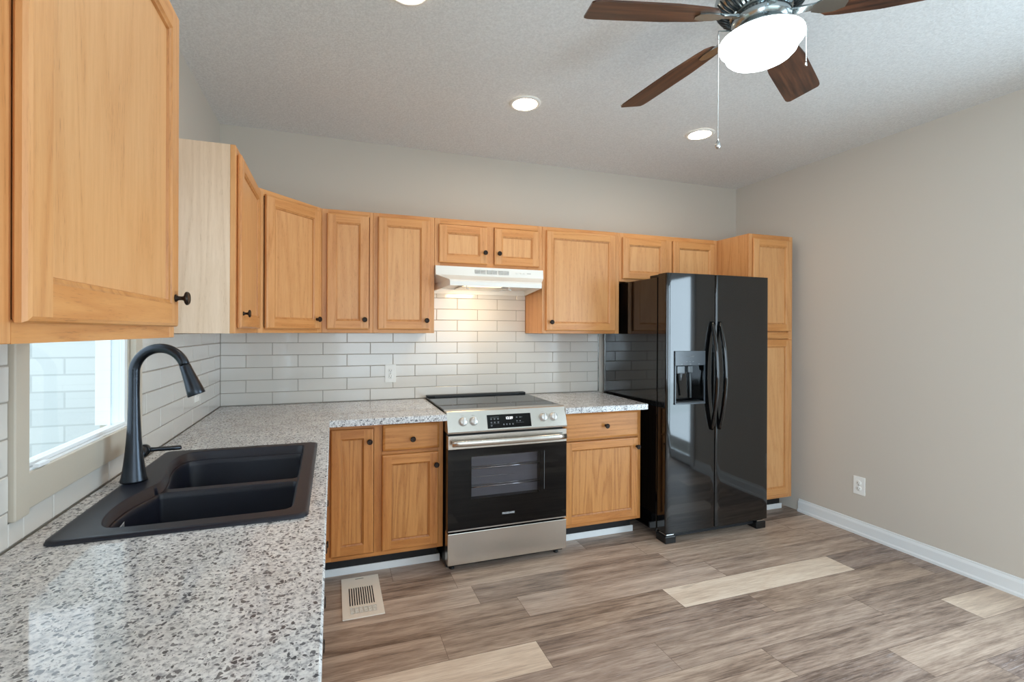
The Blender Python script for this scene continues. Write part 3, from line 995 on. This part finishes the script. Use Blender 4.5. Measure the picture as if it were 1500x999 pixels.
obj('spout', bm, FAUC, FR)
end = pts[-1]; dd = (pts[-1] - pts[-2]).normalized()
bm = BM()
hp = [end + dd * s for s in (.0005, .003, .02, .05, .080, .098, .100)]
tube(bm, hp, [.0150, .0156, .0168, .0200, .0238, .0262, .0250], 24)
obj('spray_head', bm, FAUC, FR)
bm = BM()
tube(bm, [(FX, -FY + .014, 1.0), (FX + .002, -FY + .058, 1.001)], [.0210, .0195], 20)
tube(bm, [(FX + .002, -FY + .0585, 1.001), (FX + .003, -FY + .080, 1.002)], [.0205, .0185], 20)
obj('valve_body', bm, FAUC, FR)
bm = BM()
tube(bm, [(FX + .006, -FY + .071, 1.0025), (FX + .030, -FY + .085, 1.000), (FX + .060, -FY + .10, .997), (FX + .092, -FY + .116, .994), (FX + .096, -FY + .118, .994)], [.0100, .0085, .0088, .0096, .0060], 14, squash=(1, .8))
obj('lever', bm, FAUC, FR)

# ------------------------------------------------------------------ range
RNG = thing('electric_range', 'stainless steel slide-in electric range with black glass oven door', 'stove', (1.682, .36, 0))
X0, X1 = 1.3045, 2.0615
YF = .705
bm = BM()
box(bm, X0 + .004, X1 - .004, .03, .660, .018, .910)
obj('body', bm, BLACKP, RNG)
bm = BM()
box(bm, X0, X1, .030, .668, .9155, .926, .002)
obj('cooktop', bm, CERAM, RNG)
bm = BM(); box(bm, X0 + .004, X1 - .004, .014, .062, .9262, .938, .003); box(bm, X0 + .06, X1 - .06, .064, .074, .9262, .932)
obj('rear_vent', bm, BLACKP, RNG)
# burner rings printed on the glass
BPR = flat('burner_print', lin(44, 44, 46), .3)
for bx, by, br in ((1.50, .47, .105), (1.87, .47, .085), (1.50, .21, .078), (1.87, .21, .105)):
    bm = BM(); lathe(bm, [(br, .92615), (br + .0014, .92625), (br + .0028, .92615)], Matrix.Translation((bx, -by, 0)), 48, caps=False)
    obj('burner_ring', bm, BPR, RNG)
# control panel: slightly sloped stainless wedge
bm = BM()
prism(bm, [(-.600, .9265), (-.668, .9265), (-.674, .923), (-YF - .004, .812), (-YF - .002, .803), (-.600, .803)], 'x', X0 - .001, X1 + .001)
obj('control_panel', bm, STEEL, RNG)
slope = math.atan2((YF + .004) - .674, .923 - .812)
def on_panel(x, z, lift=.0):
    Y = .674 + (.923 - z) / (.923 - .812) * (YF + .004 - .674)
    return Matrix.Translation((x, -Y - lift * math.cos(slope), z + lift * math.sin(slope))) @ Matrix.Rotation(PI / 2 - slope, 4, 'X')
bm = BM(); rbox(bm, -.140, .140, -.040, .040, 0, .0016, .001)
bmesh.ops.transform(bm, verts=bm.verts, matrix=on_panel(1.684, .858))
disp = obj('display', bm, BGLASS, RNG)
M0 = on_panel(1.684, .858, .0018)
dp = text('clock_digits', '12:29', .021, LED, disp, M0 @ Matrix.Translation((0, .016, 0)), .0003)
bm = BM()
def icon(x, y, w_, h_): rbox(bm, x - w_ / 2, x + w_ / 2, y - h_ / 2, y + h_ / 2, 0, .0003)
for r_, y in enumerate((.014, -.006, -.024)):
    for q, x in enumerate((-.115, -.094, -.072)):
        if r_ == 2 and q > 0: continue
        icon(x, y + .0025, .011, .0035); icon(x, y - .0025, .008, .0025)
icon(-.093, .0255, .055, .0012); icon(-.093, -.0135, .055, .0008)
for x in (-.038, -.019, 0, .020): icon(x, -.020, .006, .008)
for x, y in ((.048, .018), (.070, .018), (.048, -.004), (.068, -.004)): icon(x, y, .009, .005)
icon(.074, .018, .020, .002); icon(.066, -.013, .05, .0008)
bmesh.ops.transform(bm, verts=bm.verts, matrix=M0)
obj('touch_icons', bm, PRINTD, disp)
SILV = flat('silver_knob_finish', lin(214, 214, 212), .3, .45)
for x in (1.396, 1.461, 1.906, 1.974):
    bm = BM()
    lathe(bm, [(.026, 0), (.026, .004), (.0225, .006), (.0215, .024), (.0195, .027), (0, .027)], Matrix(), 28)
    rbox(bm, -.0045, .0045, -.021, .021, .024, .033, .0015)
    bmesh.ops.transform(bm, verts=bm.verts, matrix=on_panel(x, .866, .0005) @ Matrix.Rotation(-.15, 4, 'Z'))
    obj('burner_knob', bm, SILV, RNG)
    bm = BM(); M_ = on_panel(x, .900, .0006)
    for k in range(3): rbox(bm, -.008 + k * .006, -.005 + k * .006, -.0012, .0012, 0, .0002)
    bmesh.ops.transform(bm, verts=bm.verts, matrix=M_); obj('knob_marking', bm, flat('grey_print', lin(90, 88, 84), .5), RNG)
# oven door
WX0, WX1, WZ0, WZ1 = 1.445, 1.882, .415, .662
DZ0, DZ1 = .240, .790
bm = BM()
# glass plate with a window cut through it
Yd, Yb_ = YF, .664
def frame_plate(bm, x0, x1, z0, z1, a0, a1, b0, b1, Ya, Yb):
    box(bm, x0, a0, Ya, Yb, z0, z1); box(bm, a1, x1, Ya, Yb, z0, z1)
    box(bm, a0, a1, Ya, Yb, z0, b0); box(bm, a0, a1, Ya, Yb, b1, z1)
frame_plate(bm, X0, X1, DZ0, .7105, WX0, WX1, WZ0, WZ1, Yb_, Yd)
od = obj('oven_door', bm, BGLASS, RNG)
bm = BM(); box(bm, WX0, WX1, Yd - .004, Yd - .001, WZ0, WZ1); obj('window_pane', bm, OGLASS, od)
bm = BM()
CAVM = flat('oven_enamel', lin(120, 120, 126), .45)
a0, a1, b0, b1 = WX0 - .0, WX1 + .0, WZ0, WZ1
box(bm, a0 - .004, a0, .662, Yd - .005, b0, b1); box(bm, a1, a1 + .004, .662, Yd - .005, b0, b1)
box(bm, a0, a1, .662, .6625, b0, b1)
obj('cavity_liner', bm, CAVM, od)
bm = BM()
for zr in (.480, .590):
    tube(bm, [(WX0, -.695, zr), (WX1, -.695, zr)], .0036, 8)
    tube(bm, [(WX0, -.672, zr + .004), (WX1, -.672, zr + .004)], .0018, 8)
    n = 22
    for k in range(n + 1):
        x = WX0 + .006 + (WX1 - WX0 - .012) * k / n
        tube(bm, [(x, -.688, zr), (x, -.664, zr + .001)], .0011, 6)
tube(bm, [(WX0, -.680, .535), (WX1 - .16, -.680, .535)], .001, 6)
obj('oven_rack', bm, CHROME, RNG)
bm = BM(); box(bm, 1.9095, 1.9115, Yd, Yd + .0003, .43, .665); obj('glass_line', bm, PRINTD, od)
bm = BM(); box(bm, X0, X1, Yb_, Yd + .001, .7115, DZ1, .002)
obj('door_band', bm, STEEL, od)
# handle: a shallow arched bar on two short posts
bm = BM(); hp = []; n = 14
for k in range(n + 1):
    u = k / n; x = 1.322 + u * (2.044 - 1.322)
    hp.append((x, -(YF + .030 + .010 * math.sin(PI * u)), .750))
tube(bm, hp, [.0150] + [.0165] * (n - 1) + [.0150], 16, squash=(.6, 1.08))
box(bm, 1.330, 1.352, YF + .0005, YF + .030, .741, .759, .002); box(bm, 2.014, 2.036, YF + .0005, YF + .030, .741, .759, .002)
obj('door_handle', bm, STEEL, od)
bm = BM(); box(bm, X0 + .002, X1 - .002, YF - .001, YF + .0012, DZ0 - .001, DZ0 + .006); obj('door_trim', bm, CHROME, od)
text('brand_lettering', 'FRIGIDAIRE', .0155, PRINT, od, facing_room(1.676, YF + .0006, .311), .0004)
bm = BM(); box(bm, X0, X1, .640, YF + .002, .046, .228, .003); obj('storage_drawer', bm, STEEL, RNG)
for x in (X0 + .04, X1 - .04):
    for Y in (.10, .64):
        bm = BM(); lathe(bm, [(.016, 0), (.016, .008), (.008, .010), (.008, .0175)], Matrix.Translation((x, -Y, 0)), 14); obj('foot', bm, BLACKP, RNG)

# ------------------------------------------------------------------ range hood
H = thing('range_hood', 'white under-cabinet range hood above the electric range', 'range hood', (1.69, .2, 1.66))
bm = BM()
hx0, hx1 = 1.3085, 2.0735
# levels (z, half-sections): outline points of the shell, wide at the wall, narrower at the lip
def P3(x, Y, z): return bm.verts.new((x, -Y, z))
T0 = [P3(hx0, .010, 1.8205), P3(hx1, .010, 1.8205), P3(hx1, .326, 1.8205), P3(hx0, .326, 1.8205)]
T1 = [P3(hx0, .010, 1.762), P3(hx1, .010, 1.762), P3(hx1, .332, 1.762), P3(hx0, .332, 1.762)]
T2 = [P3(hx0, .010, 1.716), P3(hx1, .010, 1.716), P3(hx1 - .085, .488, 1.716), P3(hx0 + .053, .488, 1.716)]
T3 = [P3(hx0, .010, 1.690), P3(hx1, .010, 1.690), P3(hx1 - .088, .497, 1.704), P3(hx0 + .055, .497, 1.704)]
T4 = [P3(hx0, .010, 1.664), P3(hx1, .010, 1.664), P3(hx1 - .089, .497, 1.678), P3(hx0 + .056, .497, 1.678)]
I4 = [P3(hx0 + .012, .020, 1.664), P3(hx1 - .012, .020, 1.664), P3(hx1 - .10, .485, 1.678), P3(hx0 + .068, .485, 1.678)]
I0 = [P3(hx0 + .012, .020, 1.700), P3(hx1 - .012, .020, 1.700), P3(hx1 - .10, .485, 1.706), P3(hx0 + .068, .485, 1.706)]
bm.faces.new(T0)
for a, b in ((T0, T1), (T1, T2), (T2, T3), (T3, T4), (T4, I4), (I4, I0)): bridge(bm, a, b)
bm.faces.new(I0[::-1])
obj('shell', bm, WHITE, H)
VENTG = flat('grey_vent', lin(150, 148, 146), .6)
for k in range(3):
    x = 1.575 + k * .0835
    bm = BM(); box(bm, x, x + .074, .328, .3325, 1.7775, 1.8035)
    g_ = obj('vent_grille', bm, flat('vent_recess', lin(120, 118, 116), .7) if k == 0 else bpy.data.materials['vent_recess'], H)
    bm = BM()
    for q in range(5): box(bm, x, x + .074, .3325, .3345, 1.779 + q * .0054, 1.7815 + q * .0054)
    box(bm, x + .035, x + .039, .3325, .3345, 1.7775, 1.8035)
    obj('louvre', bm, WHITE, g_)
for x in (1.868, 1.900, 1.925):
    bm = BM(); box(bm, x, x + .016, .3325, .336, 1.786, 1.796, .001); obj('switch', bm, WHITE, H)
bm = BM(); box(bm, 1.950, 1.978, .332, .3324, 1.7905, 1.7935); obj('maker_mark', bm, VENTG, H)
bm = BM(); box(bm, 1.50, 1.76, .32, .43, 1.690, 1.704, .003); obj('lamp_lens', bm, HOODL, H)
bm = BM(); box(bm, 1.50, 1.84, .05, .27, 1.690, 1.699, .002); obj('grease_filter', bm, STEEL, H)
for x in (1.487, 1.775):
    bm = BM(); tube(bm, [(x, -.44, 1.699), (x, -.44, 1.668), (x + .012, -.45, 1.663)], .004, 8); obj('filter_clip', bm, WHITE, H)
hl = bpy.data.lights.new('hood_lamp', 'AREA'); hl.shape = 'RECTANGLE'; hl.size = .22; hl.size_y = .10; hl.energy = 1.5; hl.color = (1, .70, .38)
ho = bpy.data.objects.new('hood_lamp', hl); COL.objects.link(ho); ho.location = (1.63, -.30, 1.672); ho.rotation_euler = (math.radians(20), 0, 0)

# ------------------------------------------------------------------ fridge
FRG = thing('refrigerator', 'tall glossy black side-by-side refrigerator with ice and water dispenser', 'fridge', (3.185, .40, 0))
fx0, fx1 = 2.746, 3.622
YB, YD0, YD1 = .690, .700, .782
bm = BM(); box(bm, fx0, fx1, .035, YB, .045, 1.762, .006)
obj('cabinet_body', bm, FRIDGE, FRG)
split = 3.142


def bowed_door(xa, xb, z0, z1, hole=None):
    """door slab with a gently bowed front, optional rectangular hole"""
    bm = BM()
    n = 14
    cx, W2 = (fx0 + fx1) / 2, (fx1 - fx0) / 2
    def yf(x, xe0=xa, xe1=xb):
        e = min(x - xe0, xe1 - x)
        rd = .012
        edge = 0 if e >= rd else rd - math.sqrt(max(rd * rd - (rd - e) ** 2, 0))
        return -(YD1 + .008 * (1 - ((x - cx) / W2) ** 2) - edge)
    xs = [xa, xa + .0012, xa + .004, xa + .008, xa + .012]
    if hole: xs += [hole[0], hole[1]]
    xs += [xa + .012 + (xb - xa - .024) * k / n for k in range(1, n)] + [xb - .012, xb - .008, xb - .004, xb - .0012, xb]
    xs = sorted(set(round(x, 5) for x in xs))
    zs = [z0, z1] if not hole else [z0, hole[2], hole[3], z1]
    grid = {}
    for i, x in enumerate(xs):
        for j, z in enumerate(zs): grid[i, j] = bm.verts.new((x, yf(x), z))
    for i in range(len(xs) - 1):
        for j in range(len(zs) - 1):
            if hole and xs[i] >= hole[0] - 1e-6 and xs[i + 1] <= hole[1] + 1e-6 and j == 1: continue
            f_ = bm.faces.new([grid[i, j], grid[i + 1, j], grid[i + 1, j + 1], grid[i, j + 1]]); f_.smooth = True
    m = len(xs) - 1; J = len(zs) - 1
    def cp(i, j): return bm.verts.new(grid[i, j].co)
    def bk(i, j): return bm.verts.new((xs[i], -YD0, zs[j]))
    bm.faces.new([bk(0, 0), bk(0, J), bk(m, J), bk(m, 0)])
    bm.faces.new([cp(0, j) for j in range(J + 1)] + [bk(0, J), bk(0, 0)])
    bm.faces.new([cp(m, j) for j in range(J + 1)] + [bk(m, J), bk(m, 0)])
    bm.faces.new([cp(i, J) for i in range(m + 1)] + [bk(m, J), bk(0, J)])
    bm.faces.new([cp(i, 0) for i in range(m + 1)] + [bk(m, 0), bk(0, 0)])
    if hole:
        i0 = min(i for i, x in enumerate(xs) if x >= hole[0] - 1e-6); i1 = max(i for i, x in enumerate(xs) if x <= hole[1] + 1e-6)
        D = -(YD0 + .012)
        loop = [cp(i, 1) for i in range(i0, i1 + 1)] + [cp(i, 2) for i in range(i1, i0 - 1, -1)]
        inner = [bm.verts.new((v_.co.x, D, v_.co.z)) for v_ in loop]
        for k in range(len(loop)):
            k2 = (k + 1) % len(loop); bm.faces.new([loop[k], loop[k2], inner[k2], inner[k]])
        bm.faces.new(inner)
    return bm, yf


HX0, HX1, HZ0, HZ1 = 2.812, 3.050, .925, 1.172
bmd, yfL = bowed_door(fx0, split - .002, .072, 1.782, (HX0, HX1, HZ0, HZ1))
dl = obj('freezer_door', bmd, FRIDGE, FRG)
bmd, yfR = bowed_door(split + .002, fx1, .072, 1.782)
dr = obj('fridge_door', bmd, FRIDGE, FRG)
# dispenser
bm = BM(); ys = yfL(2.93)
rbox(bm, HX0 - .004, HX1 + .004, ys - .006, ys + .004, HZ1, 1.268, .002)
rbox(bm, HX0 - .004, HX0 + .003, ys - .004, ys + .004, HZ0 - .004, HZ1); rbox(bm, HX1 - .003, HX1 + .004, ys - .004, ys + .004, HZ0 - .004, HZ1)
rbox(bm, HX0 - .004, HX1 + .004, ys - .006, ys + .004, HZ0 - .010, HZ0)
dis = obj('dispenser_surround', bm, DISPG, FRG)
text('brand_lettering', 'FRIGIDAIRE', .0115, PRINTD, dis, facing_room(2.930, -ys + .0068, 1.232), .0003)
for x, z in ((2.90, 1.196), (2.925, 1.196), (2.952, 1.196), (2.86, 1.180), (2.93, 1.180), (3.0, 1.180)):
    bm = BM(); rbox(bm, x - .006, x + .006, ys - .0068, ys - .0061, z, z + .003); obj('dispenser_button', bm, PRINTD, dis)
bm = BM()
rbox(bm, HX0 + .02, HX0 + .085, ys + .004, ys + .05, HZ1 - .055, HZ1 - .001, .006)
rbox(bm, HX0 + .110, HX0 + .150, ys + .004, ys + .05, HZ1 - .05, HZ1 - .001, .006)
tube(bm, [(HX0 + .128, ys + .012, HZ1 - .05), (HX0 + .134, ys + .014, HZ1 - .11), (HX0 + .146, ys + .024, HZ0 + .03)], [.006, .007, .007], 10)
tube(bm, [(HX0 + .055, ys + .012, HZ1 - .05), (HX0 + .058, ys + .020, HZ1 - .10)], [.012, .009], 10)
obj('dispenser_nozzle', bm, flat('clear_grey_plastic', lin(84, 90, 94), .15), dis)
bm = BM(); rbox(bm, HX0 + .004, HX1 - .004, ys - .004, ys + .05, HZ0, HZ0 + .008, .002); obj('drip_tray', bm, BLACKP, dis)
# handles: two bowed bars beside the split
for sx, nm in ((-1, dl), (1, dr)):
    bm = BM(); n = 22; hp = []; rr = []
    xb_ = split + (-.034 if sx < 0 else .030)
    for k in range(n + 1):
        u = k / n; z = .738 + u * (1.462 - .738)
        b_ = math.sin(PI * u)
        yy = -(YD1 + .007) - .002 - .052 * b_ ** .75
        hp.append((xb_ + sx * .004 * b_, yy, z)); rr.append(.0125 + .003 * b_)
    tube(bm, hp, rr, 16, squash=(.9, 1.1))
    obj('handle', bm, FRIDGE, nm)
bm = BM(); box(bm, fx0 + .04, fx1 - .04, .66, .742, .026, .066, .003)
kick = obj('base_grille', bm, BLACKP, FRG)
bm = BM()
for z in (.034, .043, .052, .061): box(bm, fx0 + .08, fx1 - .08, .7425, .7455, z - .0012, z + .0016)
obj('grille_slats', bm, flat('dark_grey_gloss', lin(52, 56, 60), .3), kick)
for xa in (fx0 + .004, fx1 - .094):
    bm = BM(); box(bm, xa, xa + .085, .68, .776, .0, .050, .006); obj('foot', bm, BLACKP, FRG)
    bm = BM(); box(bm, xa + .01, xa + .07, .70, .772, .0525, .060, .001); obj('hinge_plate', bm, CHROME, FRG)
for xa in (fx0 + .03, fx1 - .06):
    bm = BM(); lathe(bm, [(.02, 0), (.02, .046)], Matrix.Translation((xa, -.12, 0)), 14); obj('roller', bm, BLACKP, FRG)
for xa in (fx0 + .008, fx1 - .058):
    bm = BM(); box(bm, xa, xa + .05, .62, .74, 1.7625, 1.779, .004) if False else box(bm, xa, xa + .05, .60, .697, 1.7625, 1.780, .004)
    obj('top_hinge', bm, BLACKP, FRG)

# ------------------------------------------------------------------ ceiling fan
FC = (2.117, 2.035)
FAN = thing('ceiling_fan', 'five-blade ceiling fan with dark wood blades and lit frosted bowl', 'ceiling fan', (FC[0], FC[1], ZC))
cx, cy = FC[0], -FC[1]
MC = Matrix.Translation((cx, cy, 0))
bm = BM(); lathe(bm, [(.085, ZC - .001), (.085, ZC - .02), (.072, ZC - .036), (.036, ZC - .042), (.036, 2.642)], MC, 36); obj('canopy', bm, NICKEL, FAN)
bm = BM(); lathe(bm, [(.04, 2.641), (.115, 2.635), (.142, 2.615), (.148, 2.590), (.146, 2.565), (.128, 2.543), (.100, 2.525), (.088, 2.519)], MC, 48)
mot = obj('motor_housing', bm, NICKEL, FAN)
bm = BM()
for k in range(44):
    a = 2 * PI * k / 44; c_, s_ = math.cos(a), math.sin(a)
    p1 = Vector((cx + .146 * c_, cy + .146 * s_, 2.567)); p2 = Vector((cx + .130 * c_, cy + .130 * s_, 2.543)); p3 = Vector((cx + .100 * c_, cy + .100 * s_, 2.523))
    tube(bm, [p1, p2, p3], [.0032, .004, .003], 6)
obj('vent_ribs', bm, flat('dark_metal', lin(60, 64, 66), .4, .9), mot)
bm = BM(); lathe(bm, [(.088, 2.519), (.094, 2.512), (.094, 2.488), (.080, 2.474), (.068, 2.466), (.066, 2.456)], MC, 40); obj('switch_housing', bm, NICKEL, FAN)
bm = BM(); lathe(bm, [(.066, 2.4555), (.110, 2.452), (.120, 2.446), (.120, 2.440), (.1, 2.440)], MC, 48); obj('light_fitter', bm, NICKEL, FAN)
bm = BM(); lathe(bm, [(.095, 2.4390), (.124, 2.4390), (.133, 2.433), (.135, 2.424), (.131, 2.415), (.122, 2.409), (.116, 2.407), (.1155, 2.396), (.111, 2.382), (.100, 2.370), (.082, 2.361), (.056, 2.355), (.030, 2.352), (0, 2.351)], MC, 64, caps=False)
obj('glass_bowl', bm, BOWL, FAN)
# blades
def blade_mesh():
    bm = BM()
    L0, L1 = .175, .642
    w0, w1 = .052, .068
    top = []
    pts = [(L0, -w0 * .55), (L0 + .02, -w0 * .9), (L0 + .06, -w0 * 1.05), (.35, -w1 * .98), (.52, -w1), (L1 - .045, -w1), (L1 - .020, -w1 * .97), (L1 - .006, -w1 * .86),
           (L1 + .006, w1 * .78), (L1 - .002, w1 * .93), (L1 - .018, w1), (.52, w1), (.35, w1 * .98), (L0 + .06, w0 * 1.05), (L0 + .02, w0 * .9), (L0, w0 * .55)]
    prism(bm, pts, 'z', -.003, .003)
    return bm
def iron_mesh():
    bm = BM()
    rbox(bm, .080, .17, -.013, .013, -.006, .004, .003)
    pts = [(.150, -.014), (.175, -.026), (.215, -.030), (.245, -.020), (.252, 0), (.245, .020), (.215, .030), (.175, .026), (.150, .014)]
    prism(bm, pts, 'z', -.0085, -.0035)
    return bm
first = None
for k, adeg in enumerate((170.3, 98.3, 26.3, -45.7, -117.7)):
    a = math.radians(adeg)
    M = Matrix.Rotation(a, 4, 'Z') @ Matrix.Rotation(math.radians(3.6), 4, 'Y') @ Matrix.Rotation(math.radians(-13), 4, 'X')
    if first is None:
        b = obj('blade', blade_mesh(), FANW, FAN, world=False)
        i_ = obj('blade_bracket', iron_mesh(), NICKEL, b, world=False)
        first = b
    else:
        b = first.copy(); COL.objects.link(b); b.parent = FAN
        i_ = first.children[0].copy(); COL.objects.link(i_); i_.parent = b
    b.location = (0, 0, 2.512 - ZC); b.rotation_euler = M.to_euler()


def chain(x, Y, zt, zb, fob=True):
    bm = BM(); n = int((zt - zb) / .0055)
    for k in range(n):
        z = zt - (k + .5) * .0055
        lathe(bm, [(0, -.0021), (.0017, -.0012), (.0017, .0012), (0, .0021)], Matrix.Translation((x, -Y, z)), 6, caps=False)
    tube(bm, [(x, -Y, zt), (x, -Y, zb)], .0006, 5)
    c = obj('pull_chain', bm, CHROME, FAN)
    bm = BM()
    if fob: lathe(bm, [(0, .0), (.003, -.004), (.0085, -.020), (.0095, -.028), (.006, -.035), (0, -.037)], Matrix.Translation((x, -Y, zb)), 16, caps=False)
    else: lathe(bm, [(0, 0), (.0035, -.003), (.0035, -.012), (0, -.015)], Matrix.Translation((x, -Y, zb)), 12, caps=False)
    obj('fob', bm, CHROME, c)


chain(1.962, 2.0, 2.425, 2.075)
chain(2.240, 2.110, 2.425, 2.335, False)
for (x, Y) in ((1.962, 2.0), (2.240, 2.110)):
    bm = BM(); d_ = Vector((x - cx, -Y - cy, 0)).normalized()
    tube(bm, [Vector((cx, cy, 2.462)) + d_ * .06, Vector((x, -Y, 2.452)), Vector((x, -Y, 2.425))], .0018, 6); obj('chain_guide', bm, NICKEL, FAN)

# ------------------------------------------------------------------ recessed ceiling lights
def downlight(x, Y, label):
    r = thing('recessed_light', label, 'ceiling light', (x, Y, ZC), 0, 'recessed ceiling lights')
    bm = BM(); lathe(bm, [(.066, -.001), (.070, -.008), (.084, -.0075), (.090, -.001)], Matrix(), 48, caps=False); obj('trim_ring', bm, WHITE, r, world=False)
    bm = BM(); lathe(bm, [(.0, -.0055), (.0665, -.0055), (.0665, -.001)], Matrix(), 40, caps=False); obj('diffuser', bm, CANL, r, world=False)
downlight(1.709, .856, 'lit round recessed light in the ceiling left of the fan')
downlight(2.950, .845, 'lit round recessed light in the ceiling nearest the right wall')
downlight(.945, 1.53, 'lit round recessed light cut off by the top edge of the photo')

# ------------------------------------------------------------------ outlets
def outlet(label, loc, rot, name='power_outlet', w=.076, h=.124):
    r = thing(name, label, 'outlet', loc, rot, 'white wall outlets')
    bm = BM(); rbox(bm, -w / 2, w / 2, -.005, 0, -h / 2, h / 2, .002); obj('cover_plate', bm, PLASTIC, r, world=False)
    for zc_ in (-.0195, .0195):
        bm = BM()
        lathe(bm, [(.0165, 0), (.0165, .0022), (.0155, .003), (0, .003)], Matrix.Translation((0, -.005, zc_)) @ Matrix.Rotation(PI / 2, 4, 'X'), 22)
        s = obj('socket', bm, PLASTIC, r, world=False)
        bm = BM()
        rbox(bm, -.0075, -.0052, -.0084, -.0079, zc_ - .003, zc_ + .005); rbox(bm, .0052, .0075, -.0084, -.0079, zc_ - .002, zc_ + .005)
        lathe(bm, [(.0024, 0), (.0024, .0004), (0, .0004)], Matrix.Translation((0, -.008, zc_ - .0085)) @ Matrix.Rotation(PI / 2, 4, 'X'), 10)
        obj('slots', bm, SLOTD, s, world=False)
    bm = BM(); lathe(bm, [(.003, 0), (.0028, .0012), (0, .0014)], Matrix.Translation((0, -.005, 0)) @ Matrix.Rotation(PI / 2, 4, 'X'), 10); obj('screw', bm, CHROME, r, world=False)
    return r
outlet('white power outlet low on the right wall beyond the fridge', (RX, 1.053, .336), -PI / 2)
outlet('white power outlet in the back wall tile left of the range', (1.060, .0082, 1.098), 0)
outlet('white power outlet in the side wall tile behind the faucet', (.0082, .545, 1.085), PI / 2)

# ------------------------------------------------------------------ floor register
VG = thing('floor_vent', 'cream metal floor register set in the plank floor by the cabinets', 'floor vent', (.826, .776, 0))
CREAM = flat('cream_enamel', lin(244, 236, 222), .4)
bm = BM()
vx0, vx1, vy0, vy1 = .726, .926, .583, .969
sx0, sx1, sa, sb, ga, gb = .762, .892, .688, .862, .882, .932
zt = .0045
box(bm, vx0, sx0, vy0, vy1, .0004, zt); box(bm, sx1, vx1, vy0, vy1, .0004, zt)
box(bm, sx0, sx1, vy0, sa, .0004, zt); box(bm, sx0, sx1, sb, ga, .0004, zt); box(bm, sx0, sx1, gb, vy1, .0004, zt)
n = 11; pitch = (sx1 - sx0) / n
for k in range(n):
    xa = sx0 + k * pitch; box(bm, xa + pitch * .52, xa + pitch, sa, sb, .0004, zt)
for k in range(1, 5):
    yy = ga + (gb - ga) * k / 5; box(bm, sx0, sx1, yy - .0022, yy + .0022, .0004, zt)
for k in range(6):
    xa = sx0 + (sx1 - sx0) * k / 6; box(bm, xa, xa + .0035, ga, gb, .0004, zt)
obj('grille_plate', bm, CREAM, VG)
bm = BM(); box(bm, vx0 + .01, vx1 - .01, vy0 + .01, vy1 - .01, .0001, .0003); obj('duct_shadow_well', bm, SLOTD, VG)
bm = BM(); box(bm, .80, .845, .601, .607, zt, zt + .0004); obj('stamped_mark', bm, flat('worn_cream', lin(150, 142, 128), .5), VG)
